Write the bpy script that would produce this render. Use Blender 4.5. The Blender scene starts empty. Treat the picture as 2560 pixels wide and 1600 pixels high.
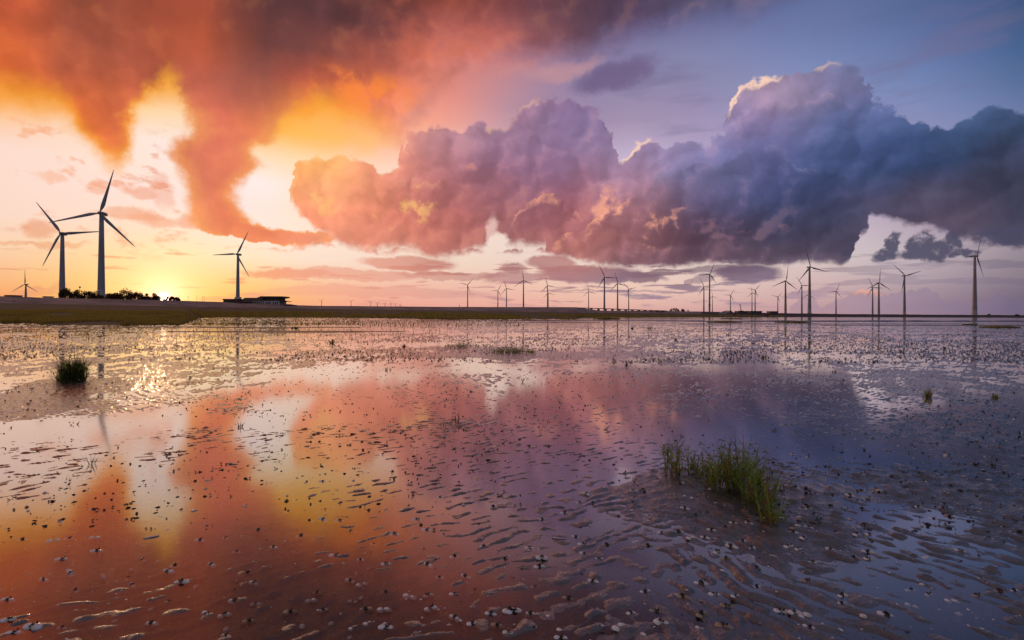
import bpy, bmesh, math, random
import numpy as np
from mathutils import Vector, Matrix, Euler

# ------------------------------------------------------------------ camera
scene = bpy.context.scene
COL = scene.collection
PW, PH, HZ, FOC = 2560.0, 1600.0, 787.0, 1280.0     # photo size, horizon row, focal length in photo pixels
CAM_H = 1.2
ROLL = 0.0044                                         # the photograph's horizon drops slightly to the right
cam_data = bpy.data.cameras.new('camera')
cam = bpy.data.objects.new('camera', cam_data)
COL.objects.link(cam)
cam.location = (0, 0, CAM_H)
cam.rotation_euler = (Matrix.Rotation(math.radians(90), 3, 'X') @ Matrix.Rotation(ROLL, 3, 'Z')).to_euler()
cam_data.sensor_width = 36
cam_data.lens = 18.0
cam_data.shift_y = -(PH / 2 - HZ) / PW
cam_data.clip_start = 0.05
cam_data.clip_end = 30000
scene.camera = cam
scene.view_settings.view_transform = 'Standard'
scene.view_settings.look = 'None'
scene.view_settings.exposure = 0
scene.view_settings.gamma = 1
scene.view_settings.use_curve_mapping = False
scene.render.film_transparent = False
scene.cycles.use_adaptive_sampling = True
scene.cycles.adaptive_threshold = 0.02
scene.cycles.max_bounces = 6
scene.cycles.transparent_max_bounces = 8
scene.cycles.caustics_reflective = False
scene.cycles.caustics_refractive = False

SUN_AZ = math.atan((408 - 1280) / FOC)              # from the photo: where the sun stands on the horizon
SUN_EL = math.radians(1.36)
SUN_DIR = Vector((math.sin(SUN_AZ) * math.cos(SUN_EL), math.cos(SUN_AZ) * math.cos(SUN_EL), math.sin(SUN_EL)))

sun_data = bpy.data.lights.new('sun', 'SUN')
sun_data.energy = 1.6
sun_data.color = (1.0, 0.58, 0.28)
sun_data.angle = math.radians(0.3)
sun = bpy.data.objects.new('sun', sun_data)
COL.objects.link(sun)
sun.rotation_euler = (-SUN_DIR).to_track_quat('-Z', 'Y').to_euler()
sun.location = (0, 0, 60)

# ------------------------------------------------------------------ sky
def lin(c):
    c = np.asarray(c, float) / 255.0
    return np.where(c <= 0.04045, c / 12.92, ((c + 0.055) / 1.055) ** 2.4)

FX = 1209.5                                          # the sky was read off at 2419 pixels wide
def azel(X, Y):
    u = (X - FX) / FX
    v = (743.7 - Y) / FX
    u, v = u - ROLL * v, v + ROLL * u
    az = np.arctan(u)
    return az, np.arctan(v * np.cos(az))

GX = [0, 150, 300, 450, 600, 750, 900, 1050, 1200, 1350, 1500, 1650, 1800, 1950, 2100, 2250, 2419]
GY = [0, 100, 200, 300, 400, 500, 600, 700, 742]
CLEAR = [
 [(205,100,60),(205,100,60),(205,100,60),(190,90,60),(180,90,60),(180,90,65),(185,90,70),(190,105,95),(155,98,118),(120,95,125),(102,92,132),(96,96,142),(98,106,152),(96,110,154),(90,106,150),(80,98,142),(66,86,126)],
 [(225,115,60),(225,115,60),(220,110,60),(215,105,60),(215,105,60),(215,105,65),(222,120,95),(212,128,118),(192,126,132),(150,126,158),(132,126,168),(126,131,171),(119,128,172),(112,126,172),(104,120,168),(93,110,158),(70,98,142)],
 [(255,160,60),(255,180,95),(255,185,100),(255,180,80),(255,150,70),(247,125,72),(240,138,112),(228,138,126),(188,138,150),(152,132,165),(146,136,170),(142,136,172),(140,144,185),(132,144,188),(121,138,184),(110,128,174),(90,112,156)],
 [(253,214,192),(254,220,196),(255,225,200),(255,228,210),(255,188,92),(255,178,80),(255,172,126),(244,168,150),(198,155,168),(168,143,172),(170,150,180),(166,150,184),(158,154,194),(146,150,190),(146,146,186),(136,142,182),(116,128,168)],
 [(253,220,203),(254,224,208),(255,228,212),(255,234,222),(255,236,226),(255,226,190),(255,216,192),(255,212,202),(232,192,196),(205,184,208),(208,192,218),(190,175,205),(172,162,196),(160,155,192),(150,148,185),(140,140,175),(120,122,155)],
 [(252,218,200),(254,221,204),(255,225,208),(255,229,214),(255,232,222),(255,228,202),(255,225,205),(254,220,204),(242,208,200),(230,202,204),(218,194,202),(208,188,200),(203,184,200),(196,182,202),(180,162,182),(158,140,164),(128,116,148)],
 [(252,208,168),(254,214,164),(255,222,164),(255,230,178),(255,232,200),(254,228,210),(250,225,205),(244,221,202),(240,216,202),(236,212,202),(230,209,202),(226,207,202),(220,202,198),(214,196,195),(200,186,192),(184,168,176),(156,142,150)],
 [(250,170,106),(252,188,108),(255,210,112),(255,208,104),(255,196,112),(252,186,140),(246,182,156),(240,182,162),(239,186,166),(239,192,172),(236,195,178),(229,190,178),(216,180,175),(204,170,170),(180,154,160),(152,132,146),(120,106,125)],
 [(248,158,106),(252,168,94),(255,184,78),(255,190,78),(255,176,108),(246,166,140),(236,161,146),(233,161,149),(233,165,153),(226,165,156),(216,160,156),(206,155,155),(195,150,155),(184,145,152),(164,135,150),(144,121,141),(114,101,126)],
]
CLOUD = [
 [(200,92,60),(150,78,58),(148,75,58),(172,82,60),(98,58,58),(92,56,58),(92,56,57),(150,75,62),(125,70,72),(92,64,78),(78,62,84),(84,76,104),(90,92,128),(90,95,132),(85,95,135),(75,92,130),(64,84,118)],
 [(222,105,60),(182,92,68),(165,84,62),(188,90,62),(120,68,62),(112,68,68),(140,76,72),(188,104,98),(170,98,98),(112,78,94),(98,80,112),(108,104,140),(112,112,150),(110,115,155),(100,115,155),(90,108,150),(68,95,138)],
 [(228,108,50),(222,110,64),(180,90,66),(192,97,76),(163,92,80),(206,100,70),(238,125,92),(228,140,125),(186,130,142),(135,106,142),(116,98,136),(138,126,162),(176,148,170),(132,122,158),(104,112,156),(92,112,155),(75,95,135)],
 [(250,140,45),(238,128,55),(216,106,68),(213,112,88),(232,124,90),(255,172,76),(240,150,115),(188,138,148),(158,122,150),(142,118,156),(142,122,158),(152,137,176),(140,124,166),(100,110,156),(78,94,142),(64,84,124),(60,76,108)],
 [(250,150,75),(250,160,100),(238,132,82),(221,122,96),(234,134,98),(255,182,114),(236,150,124),(184,122,130),(150,108,134),(144,110,140),(162,130,160),(132,126,170),(96,100,148),(72,84,128),(55,70,108),(52,62,92),(60,62,86)],
 [(238,165,130),(240,168,132),(242,168,130),(240,140,100),(228,122,92),(250,158,120),(230,136,112),(188,110,105),(164,104,112),(165,102,115),(166,116,128),(98,80,106),(74,74,106),(66,70,102),(88,78,100),(98,84,104),(62,64,86)],
 [(235,160,120),(238,165,120),(245,170,115),(250,165,105),(248,150,100),(236,150,122),(225,145,122),(196,122,110),(166,108,108),(184,118,112),(135,90,96),(98,72,86),(84,70,88),(80,72,92),(84,80,105),(84,80,104),(90,84,104)],
 [(232,150,118),(236,155,112),(250,175,100),(252,180,100),(250,172,128),(244,166,140),(230,156,138),(214,154,142),(192,142,150),(166,128,142),(152,130,150),(152,128,150),(150,128,150),(164,136,156),(156,134,156),(142,124,148),(118,104,132)],
 [(235,145,110),(240,150,100),(250,165,85),(250,170,85),(248,160,115),(238,156,138),(225,150,138),(212,150,142),(200,145,146),(185,140,145),(172,138,148),(165,135,148),(160,134,150),(160,134,152),(150,128,150),(136,118,144),(112,100,128)],
]

def catmull(A, pos, q):
    """Catmull-Rom along axis 0 of A at positions q, knots pos."""
    pos = np.asarray(pos, float)
    q = np.clip(q, pos[0], pos[-1])
    i = np.clip(np.searchsorted(pos, q, side='right') - 1, 0, len(pos) - 2)
    t = (q - pos[i]) / (pos[i + 1] - pos[i])
    p0, p1, p2, p3 = A[np.maximum(i - 1, 0)], A[i], A[i + 1], A[np.minimum(i + 2, len(pos) - 1)]
    t = t.reshape(t.shape + (1,) * (A.ndim - 1))
    r = 0.5 * ((2 * p1) + (-p0 + p2) * t + (2 * p0 - 5 * p1 + 4 * p2 - p3) * t * t + (-p0 + 3 * p1 - 3 * p2 + p3) * t ** 3)
    return r

AZR = math.radians(48.0)
N_ST = 31
AZS = np.linspace(-AZR, AZR, N_ST)
ELS = np.radians([0, 1.4, 3.2, 5.6, 8, 10.5, 13, 15.5, 18, 20.5, 23, 25.5, 28.5, 31.5])

def resample(grid):
    G = np.array(grid, float)
    out = np.zeros((len(ELS), N_ST, 3))
    for r, el in enumerate(ELS):
        az = AZS
        u = np.tan(az); v = np.tan(el) / np.cos(az)
        X = FX + FX * (u + ROLL * v)
        Y = 743.7 - FX * (v - ROLL * u)
        Xc = np.clip(X, 0, 2419); Yc = np.clip(Y, 0, 742)
        rows = catmull(G, GY, Yc)                     # (n, 17, 3)
        for k in range(N_ST):
            out[r, k] = catmull(rows[k], GX, np.array([Xc[k]]))[0]
    return lin(np.clip(out, 3, 255))

world = bpy.data.worlds.new('World')
scene.world = world
world.use_nodes = True
NT = world.node_tree
NT.nodes.clear()

class Net:
    """small helper that writes node maths as calls"""
    def __init__(s, nt): s.nt = nt
    def node(s, kind, **kw):
        n = s.nt.nodes.new(kind)
        for k, v in kw.items(): setattr(n, k, v)
        return n
    def put(s, sock, v):
        if v is None: return
        if isinstance(v, bpy.types.NodeSocket): s.nt.links.new(v, sock)
        else: sock.default_value = v
    def m(s, op, a, b=None, c=None, clamp=False):
        n = s.node('ShaderNodeMath', operation=op, use_clamp=clamp)
        s.put(n.inputs[0], a); s.put(n.inputs[1], b); s.put(n.inputs[2], c)
        return n.outputs[0]
    def v(s, op, a, b=None, scale=None):
        n = s.node('ShaderNodeVectorMath', operation=op)
        s.put(n.inputs[0], a); s.put(n.inputs[1], b)
        if scale is not None: s.put(n.inputs['Scale'], scale)
        return n.outputs['Value'] if op in ('LENGTH', 'DOT_PRODUCT', 'DISTANCE') else n.outputs['Vector']
    def mr(s, x, lo, hi, a=0.0, b=1.0, smooth=True):
        n = s.node('ShaderNodeMapRange', interpolation_type='SMOOTHSTEP' if smooth else 'LINEAR', clamp=True)
        s.put(n.inputs[0], x); s.put(n.inputs[1], lo); s.put(n.inputs[2], hi); s.put(n.inputs[3], a); s.put(n.inputs[4], b)
        return n.outputs[0]
    def mix(s, f, a, b, blend='MIX'):
        n = s.node('ShaderNodeMix', data_type='RGBA', blend_type=blend, clamp_factor=True)
        s.put(n.inputs[0], f); s.put(n.inputs[6], a); s.put(n.inputs[7], b)
        return n.outputs[2]
    def noise(s, vec, scale, detail=4, rough=0.55, dist=0.0, color=False):
        n = s.node('ShaderNodeTexNoise', noise_dimensions='3D')
        s.put(n.inputs['Vector'], vec); n.inputs['Scale'].default_value = scale
        n.inputs['Detail'].default_value = detail; n.inputs['Roughness'].default_value = rough
        n.inputs['Distortion'].default_value = dist
        return n.outputs['Color' if color else 'Fac']
    def vor(s, vec, scale, smooth=0.4):
        n = s.node('ShaderNodeTexVoronoi', feature='F1')
        s.put(n.inputs['Vector'], vec); n.inputs['Scale'].default_value = scale
        return n.outputs['Distance']
    def ramp(s, f, stops, interp='LINEAR'):
        n = s.node('ShaderNodeValToRGB')
        cr = n.color_ramp; cr.interpolation = interp
        while len(cr.elements) < len(stops): cr.elements.new(0.5)
        for e, (p, c) in zip(cr.elements, stops):
            e.position = p; e.color = (c[0], c[1], c[2], 1)
        s.put(n.inputs[0], f)
        return n.outputs[0]
    def curve(s, x, pts):
        """piecewise linear function, points with x in 0..1"""
        n = s.node('ShaderNodeFloatCurve')
        c = n.mapping.curves[0]
        pts = sorted(pts)
        c.points[0].location = pts[0]; c.points[-1].location = pts[-1]
        for p in pts[1:-1]: c.points.new(*p)
        for p in c.points: p.handle_type = 'VECTOR'
        n.mapping.extend = 'HORIZONTAL'
        n.mapping.use_clip = False
        n.mapping.update()
        s.put(n.inputs['Value'], x)
        return n.outputs[0]

w = Net(NT)
tc = w.node('ShaderNodeTexCoord')
D = w.v('NORMALIZE', tc.outputs['Generated'])
sep = w.node('ShaderNodeSeparateXYZ'); w.put(sep.inputs[0], D)
dx, dy, dz = sep.outputs
AZ = w.m('ARCTAN2', dx, dy)
EL = w.m('ARCSINE', dz)
t_az = lambda a: w.m('MULTIPLY_ADD', a, 1 / (2 * AZR), 0.5)

n_big = w.noise(D, 9.0, 6, 0.60, color=True)
n_fin = w.noise(D, 46.0, 3, 0.6, color=True)
n_soft = w.noise(D, 7.0, 2.5, 0.5, color=True)
ss = w.node('ShaderNodeSeparateXYZ'); w.put(ss.inputs[0], w.v('SUBTRACT', n_soft, (0.5, 0.5, 0.5)))
wv = w.v('ADD', w.v('SCALE', w.v('SUBTRACT', n_big, (0.5, 0.5, 0.5)), scale=1.0),
         w.v('SCALE', w.v('SUBTRACT', n_fin, (0.5, 0.5, 0.5)), scale=0.28))
ws = w.node('ShaderNodeSeparateXYZ'); w.put(ws.inputs[0], wv)
billow = w.m('ADD', w.m('SUBTRACT', 0.42, w.vor(w.v('ADD', D, w.v('SCALE', wv, scale=0.03)), 26.0)),
             w.m('MULTIPLY', w.m('SUBTRACT', 0.42, w.vor(w.v('ADD', D, w.v('SCALE', wv, scale=0.02)), 68.0)), 0.55))
AW = w.m('MULTIPLY_ADD', ws.outputs[0], 0.075, AZ)
EW = w.m('MULTIPLY_ADD', ws.outputs[1], 0.060, EL)
EB = w.m('MULTIPLY_ADD', billow, -0.020, EW)         # for cauliflower tops: the outline bulges outwards
XA, XAr = t_az(AW), t_az(AZ)
NA = w.m('MULTIPLY_ADD', ss.outputs[0], 0.11, AZ)
NE = w.m('MULTIPLY_ADD', ss.outputs[1], 0.08, w.m('MULTIPLY_ADD', ws.outputs[1], 0.02, EL))
XC = t_az(NA)

def mesh_colour(grid, xa, el):
    S = resample(grid)
    out = None
    for r, e in enumerate(ELS):
        stops = [(k / (N_ST - 1), S[r, k]) for k in range(N_ST)]
        c = w.ramp(xa, stops)
        out = c if out is None else w.mix(w.mr(el, float(ELS[r - 1]), float(e), smooth=False), out, c)
    return out

clear_c = mesh_colour(CLEAR, XAr, EL)
cloud_c = mesh_colour(CLOUD, XC, NE)

EMAX = math.radians(40)
def outline(pts, x):
    P = []
    for X, Y in pts:
        a, e = azel(X, Y)
        P.append((float(a / (2 * AZR) + 0.5), float(e / EMAX)))
    P = [(max(0, min(1, p[0])), p[1]) for p in P]
    return w.m('MULTIPLY', w.curve(x, P), EMAX)

def above(line, e, soft): return w.mr(w.m('SUBTRACT', e, line), -soft, soft)
def mul(*a):
    r = a[0]
    for b in a[1:]: r = w.m('MULTIPLY', r, b)
    return r
def inv(a): return w.m('SUBTRACT', 1.0, a)

def ell(X, Y, rx, ry, a=None, e=None, soft=0.35, rot=0.0):
    """soft ellipse (1 inside) given in reading pixels"""
    a = AW if a is None else a; e = EW if e is None else e
    a0, e0 = azel(X, Y); a1, _ = azel(X + rx, Y); _, e1 = azel(X, Y - ry)
    ra, re = abs(a1 - a0), abs(e1 - e0)
    x = w.m('SUBTRACT', a, float(a0)); y = w.m('SUBTRACT', e, float(e0))
    if rot:
        c, s_ = math.cos(rot), math.sin(rot)
        x2 = w.m('MULTIPLY_ADD', x, c, w.m('MULTIPLY', y, s_)); y2 = w.m('MULTIPLY_ADD', y, c, w.m('MULTIPLY', x, -s_))
        x, y = x2, y2
    x = w.m('MULTIPLY', x, float(1 / ra)); y = w.m('MULTIPLY', y, float(1 / re))
    q = w.m('ADD', w.m('MULTIPLY', x, x), w.m('MULTIPLY', y, y))
    return w.mr(q, 1.0 + soft, 1.0 - soft)

# relief: cloud lumps lit from the sun's side (up and to the left as seen from here)
def lump(vec):
    q = w.vor(vec, 15.0); q2 = w.vor(vec, 38.0)
    return w.m('ADD', w.m('MULTIPLY_ADD', w.m('MULTIPLY', q2, q2), -0.22, w.m('MULTIPLY', w.m('MULTIPLY', q, q), -0.75)), w.noise(vec, 10.0, 5, 0.56))
off = w.v('ADD', D, (-0.012, 0.0, 0.010))
warpd = w.v('SCALE', wv, scale=0.05)
relief = w.m('SUBTRACT', lump(w.v('ADD', D, warpd)), lump(w.v('ADD', off, warpd)))    # >0 faces the sun
streak = w.noise(w.v('MULTIPLY', D, (1.0, 1.0, 4.5)), 6.0, 6, 0.55)
streak2 = w.noise(w.v('MULTIPLY', w.v('ADD', D, (3.1, 1.7, 0.3)), (1.0, 1.0, 9.0)), 9.0, 5, 0.55)

peach = tuple(lin((250, 172, 142))) + (1,)
warm = w.mr(AZ, math.radians(-12), math.radians(12), 1.0, 0.0)     # 1 on the sunset side
shade_amt = w.mr(relief, -0.22, 0.22, -1.0, 1.0, smooth=False)

def shaded(c, k=0.28, lightc=(1.0, 0.60, 0.46, 1), lk=0.25):
    d = w.m('MULTIPLY_ADD', shade_amt, k, 1.0)
    n = w.v('SCALE', c, scale=d)
    return w.mix(w.m('MULTIPLY', w.mr(relief, 0.05, 0.3), lk), n, lightc)

col = clear_c
# thin veils high on the right and faint mauve wisps
wisp = mul(w.mr(streak, 0.5, 0.72), w.mr(AZ, math.radians(-5), math.radians(12)), w.mr(EL, math.radians(13), math.radians(18)))
col = w.mix(w.m('MULTIPLY', wisp, 0.45), col, (0.17, 0.15, 0.27, 1))
m = ell(1452, 178, 95, 34, soft=0.8, rot=0.15)
col = w.mix(w.m('MULTIPLY', m, 0.85), col, tuple(lin((112, 94, 132))) + (1,))
m = ell(1335, 160, 90, 22, soft=0.9, rot=0.2)
col = w.mix(w.m('MULTIPLY', m, 0.55), col, tuple(lin((205, 150, 150))) + (1,))
m = ell(1210, 165, 60, 20, soft=0.9, rot=0.2)
col = w.mix(w.m('MULTIPLY', m, 0.5), col, tuple(lin((208, 140, 140))) + (1,))

# peach puffs on the left
puff = w.noise(w.v('ADD', w.v('MULTIPLY', D, (1.0, 1.0, 1.9)), (0.3, 0.1, 0.77)), 17.0, 6, 0.6)
reg = mul(w.mr(EL, math.radians(4.2), math.radians(6.5)), w.mr(EL, math.radians(18), math.radians(13)), w.mr(AZ, math.radians(-30), math.radians(-34)))
col = w.mix(mul(w.mr(puff, 0.54, 0.66), reg, 0.62), col, cloud_c)
for (X, Y, rx, ry, k) in [(105, 545, 42, 22, .75), (150, 585, 70, 8, .6), (45, 578, 55, 7, .5), (310, 510, 75, 16, .6), (370, 525, 55, 18, .55),
                          (320, 455, 45, 14, .55), (380, 450, 30, 40, .4), (445, 520, 28, 22, .55), (215, 440, 22, 16, .5), (110, 405, 40, 12, .4), (100, 690, 75, 10, .5)]:
    col = w.mix(w.m('MULTIPLY', ell(X, Y, rx, ry, soft=0.8), k), col, cloud_c)

# the great dark cloud over the upper left, with the gap that glows below it
LOWA = [(0, 250), (60, 256), (130, 262), (165, 285), (200, 335), (235, 385), (262, 398), (290, 365), (318, 305), (345, 240), (380, 212), (415, 222),
        (440, 262), (462, 300), (480, 330), (600, 335), (622, 322), (650, 300), (700, 262), (760, 250), (830, 275), (900, 315), (945, 340),
        (985, 290), (1040, 215), (1100, 165), (1200, 145), (1300, 122), (1400, 105), (1500, 80), (1600, 66), (1700, 45), (1800, 20), (1900, -40), (2419, -120)]
lineA = outline(LOWA, XA)
dA = w.m('SUBTRACT', EW, lineA)
softA = w.mr(AZ, math.radians(-18), math.radians(-2), 0.028, 0.032, smooth=False)
mA = w.mr(w.m('DIVIDE', dA, softA), -1.0, 1.0)
gold = tuple(lin((255, 172, 52))) + (1,)
glow_clear = w.mr(dA, -0.05, 0.0)
edgeA = mul(w.mr(dA, 0.055, -0.004), w.mr(AZ, math.radians(-10), math.radians(-20)))
rang = w.m('ARCTAN2', w.m('SUBTRACT', EL, SUN_EL), w.m('SUBTRACT', AZ, SUN_AZ))
rayv = w.node('ShaderNodeCombineXYZ'); w.put(rayv.inputs[0], rang)
rays = mul(w.m('SUBTRACT', w.noise(rayv.outputs[0], 5.0, 2, 0.5), 0.5), w.mr(AZ, math.radians(-8), math.radians(-20)), 1.1)
cA = shaded(w.v('SCALE', cloud_c, scale=w.m('ADD', 1.0, rays)), 0.12, gold, 0.05)
haze_o = mul(w.mr(w.noise(w.v('MULTIPLY', D, (1, 1, 1.5)), 6.0, 5, 0.6), 0.45, 0.68), w.mr(AZ, math.radians(-14), math.radians(-24)))
cA = w.mix(w.m('MULTIPLY', haze_o, 0.35), cA, tuple(lin((226, 118, 78))) + (1,))
brk = w.noise(w.v('MULTIPLY', D, (1, 1, 1.8)), 9.0, 4, 0.55)
lit = mul(w.mr(brk, 0.5, 0.7), w.mr(AZ, math.radians(-17), math.radians(-10)), w.mr(AZ, math.radians(8), math.radians(-2)), w.mr(EL, math.radians(22), math.radians(27)))
cA = w.mix(w.m('MULTIPLY', lit, 0.45), cA, tuple(lin((216, 112, 84))) + (1,))
drk = mul(w.mr(brk, 0.62, 0.4), w.mr(EL, math.radians(14), math.radians(24)), w.mr(AZ, math.radians(6), math.radians(-6)))
cA = w.mix(w.m('MULTIPLY', drk, 0.14), cA, tuple(lin((92, 56, 56))) + (1,))
cA = w.mix(w.m('MULTIPLY', edgeA, 0.85), cA, gold)
gapk = mul(ell(800, 285, 170, 75, a=AZ, e=EL, soft=.9), w.mr(w.noise(w.v('MULTIPLY', D, (1.0, 1.0, 1.6)), 11.0, 5, 0.6), 0.44, 0.60))
col = w.mix(w.m('MULTIPLY', gapk, 0.5), col, tuple(lin((255, 192, 98))) + (1,))
gapo = mul(ell(830, 215, 150, 50, a=AZ, e=EL, soft=.9), w.mr(w.noise(D, 14.0, 5, 0.6), 0.46, 0.62))
cA = w.mix(w.m('MULTIPLY', gapo, 0.75), cA, tuple(lin((255, 140, 62))) + (1,))
col = w.mix(mA, col, cA)

# the column that hangs down from it
def by_height(pts, y):
    return w.curve(y, [(float(azel(X, Y)[1] / EMAX), float(azel(X, Y)[0] / (2 * AZR) + 0.5)) for X, Y in pts])
YE = w.m('MULTIPLY', EW, 1 / EMAX)
Lc = by_height([(380, 120), (395, 200), (430, 250), (452, 300), (430, 330), (412, 355), (424, 400), (438, 430), (440, 480), (447, 520), (462, 538), (520, 552), (640, 568), (720, 588)], YE)
Rc = by_height([(760, 120), (735, 220), (700, 262), (650, 300), (634, 330), (606, 352), (600, 370), (618, 396), (572, 432), (566, 462), (584, 492), (612, 520), (700, 543), (780, 562), (800, 576), (735, 592)], YE)
dC = w.m('MINIMUM', w.m('SUBTRACT', XA, Lc), w.m('SUBTRACT', Rc, XA))
mC = mul(w.mr(dC, -0.006, 0.010), w.mr(EW, float(azel(620, 592)[1]), float(azel(620, 572)[1])))
cC = shaded(cloud_c, 0.07, gold, 0.05)
rimC = w.mr(dC, 0.024, 0.0)
cC = w.mix(mul(rimC, 0.55, w.mr(EL, math.radians(22), math.radians(16))), cC, tuple(lin((255, 178, 96))) + (1,))
col = w.mix(mC, col, cC)

# middle cumulus
TOPB = [(640, 560), (676, 560), (684, 480), (690, 415), (702, 385), (742, 366), (800, 358), (850, 364), (884, 398), (915, 402), (940, 380), (955, 372), (944, 330), (962, 312), (1005, 300), (1042, 288),
        (1062, 310), (1085, 326), (1112, 300), (1160, 282), (1190, 302), (1215, 268), (1252, 234), (1295, 226), (1340, 234), (1400, 252), (1432, 275), (1450, 292), (1440, 330),
        (1462, 372), (1480, 420), (1560, 480), (1600, 640)]
BOTB = [(640, 470), (690, 480), (720, 520), (760, 560), (800, 582), (845, 594), (900, 580), (960, 588), (1010, 602), (1100, 596), (1150, 586), (1166, 556), (1184, 550), (1200, 582), (1290, 586), (1320, 565), (1500, 560)]
def cumulus(top, bot, col, cfun, rimcol, rim_k, soft_t=0.0036, soft_b=0.010, rim_off=(-0.0055, -0.0045)):
    lt = outline(top, XA); lb = outline(bot, XA)
    mt = w.mr(w.m('SUBTRACT', lt, EB), -soft_t, soft_t)
    mb = w.mr(w.m('SUBTRACT', EW, lb), -soft_b, soft_b)
    mk = mul(mt, mb)
    xs = t_az(w.m('ADD', AW, rim_off[0]))
    mt2 = w.mr(w.m('SUBTRACT', outline(top, xs), w.m('SUBTRACT', EB, rim_off[1])), -0.006, 0.006)
    rim = mul(inv(mt2), rim_k)
    return w.mix(mk, col, w.mix(rim, cfun, rimcol)), mk
cB = shaded(cloud_c, 0.17, tuple(lin((250, 175, 130))) + (1,), 0.10)
rimB = w.mix(warm, tuple(lin((240, 190, 185))) + (1,), tuple(lin((255, 205, 140))) + (1,))
patch = mul(w.mr(w.noise(D, 21.0, 6, 0.62), 0.52, 0.66), w.m('MAXIMUM', ell(950, 505, 75, 45, soft=0.9), w.m('MAXIMUM', ell(1000, 470, 40, 30, soft=.9), ell(740, 485, 70, 30, soft=.9))))
cB = w.mix(w.m('MULTIPLY', patch, 0.85), cB, tuple(lin((255, 190, 120))) + (1,))
col, mB = cumulus(TOPB, BOTB, col, cB, rimB, w.m('MULTIPLY', w.mr(w.noise(D, 16.0, 3), 0.42, 0.6), 0.45))
def lobe(top, col, base, mask, dark, rimcol, rk, fade):
    """a nearer billow inside a cloud: crisp lit upper edge, shaded below"""
    a0, a1 = float(azel(top[0][0], 500)[0]), float(azel(top[-1][0], 500)[0])
    mask = mul(mask, w.mr(AW, a0, a0 + 0.035), w.mr(AW, a1, a1 - 0.06))
    top = [(top[0][0] - 12, 742)] + top + [(top[-1][0] + 12, 742)]
    lt = outline(top, XA)
    dd = w.m('SUBTRACT', lt, EB)
    body = mul(w.mr(dd, -0.0015, 0.0015), w.mr(dd, fade, 0.0), mask)
    rim = mul(w.mr(dd, 0.017, 0.0), w.mr(w.noise(D, 14.0, 4), 0.36, 0.54), w.mr(relief, -0.16, 0.06), rk)
    c = w.mix(rim, w.v('SCALE', base, scale=dark), rimcol)
    return w.mix(body, col, c)
col = lobe([(860, 560), (880, 470), (905, 440), (945, 418), (990, 420), (1030, 436), (1060, 430), (1100, 400), (1150, 385), (1190, 400), (1230, 430), (1250, 520)], col, cB, mB, 0.90, tuple(lin((250, 170, 140))) + (1,), 0.35, 0.12)
col = lobe([(1195, 560), (1215, 500), (1245, 470), (1290, 452), (1320, 462), (1345, 478), (1375, 490), (1395, 510), (1405, 600)], col, cB, mB, 0.82, peach, 0.85, 0.10)
# bright holes low in the cloud bank
hole = mul(w.m('MAXIMUM', ell(1168, 560, 16, 50, soft=.7), ell(1140, 603, 70, 10, soft=.7)), mB)
col = w.mix(w.m('MULTIPLY', hole, 0.7), col, tuple(lin((245, 205, 195))) + (1,))

# right cumulus with its long dark tail
TOPC = [(1290, 600), (1306, 556), (1340, 530), (1385, 505), (1400, 470), (1420, 420), (1440, 385), (1475, 366), (1498, 330), (1530, 314), (1550, 330), (1562, 340), (1600, 326), (1640, 334), (1700, 322), (1730, 285),
        (1724, 262), (1732, 235), (1750, 215), (1790, 190), (1812, 168), (1840, 154), (1890, 150), (1910, 140), (1935, 146), (1962, 134), (2005, 134), (2020, 158), (2046, 178), (2060, 215), (2062, 236), (2085, 248),
        (2122, 278), (2150, 292), (2200, 296), (2250, 290), (2285, 268), (2310, 252), (2350, 256), (2419, 272)]
BOTC = [(1290, 600), (1310, 612), (1360, 606), (1400, 616), (1500, 628), (1640, 622), (1760, 625), (1900, 620), (2000, 618), (2030, 600), (2048, 570), (2040, 535), (2060, 500), (2110, 505), (2200, 535), (2280, 560), (2340, 575), (2419, 590)]
peach = tuple(lin((250, 172, 142))) + (1,)
cream = tuple(lin((255, 214, 190))) + (1,)
cCm = shaded(cloud_c, 0.20, tuple(lin((214, 156, 160))) + (1,), w.mr(AZ, math.radians(38), math.radians(20), 0.0, 0.16))
hl = w.m('MAXIMUM', w.m('MAXIMUM', ell(1450, 530, 120, 75, soft=0.9), ell(1395, 470, 80, 28, soft=.9)), ell(1560, 520, 60, 55, soft=0.9))
hlm = mul(hl, w.mr(w.noise(w.v('ADD', D, w.v('SCALE', wv, scale=0.06)), 19.0, 7, 0.6), 0.47, 0.66), w.mr(relief, -0.06, 0.1))
cCm = w.mix(w.m('MULTIPLY', hlm, 0.9), cCm, peach)
hl2 = mul(w.m('MAXIMUM', ell(1690, 535, 60, 18, soft=.9), ell(1790, 540, 60, 14, soft=.9)), w.mr(w.noise(D, 30.0, 5), 0.45, 0.65))
cCm = w.mix(w.m('MULTIPLY', hl2, 0.6), cCm, tuple(lin((150, 112, 128))) + (1,))
rimk = w.m('MAXIMUM', w.m('MAXIMUM', ell(1500, 345, 52, 45, soft=.5), ell(1772, 215, 75, 75, soft=.5)), w.m('MULTIPLY', ell(1960, 140, 30, 20, soft=.7), .5))
col, mC2 = cumulus(TOPC, BOTC, col, cCm, cream, w.m('MULTIPLY', rimk, 0.9), soft_b=0.007)
col = lobe([(1500, 480), (1540, 440), (1590, 400), (1640, 385), (1690, 390), (1730, 350), (1790, 330), (1850, 345), (1900, 380), (1960, 390), (2010, 420), (2060, 470)], col, cCm, mC2, 0.84, tuple(lin((150, 150, 195))) + (1,), 0.30, 0.16)
col = lobe([(1290, 620), (1310, 575), (1350, 548), (1385, 535), (1410, 505), (1450, 497), (1478, 470), (1515, 468), (1535, 490), (1560, 540), (1600, 590)], col, cCm, mC2, 0.94, peach, 0.95, 0.07)
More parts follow.
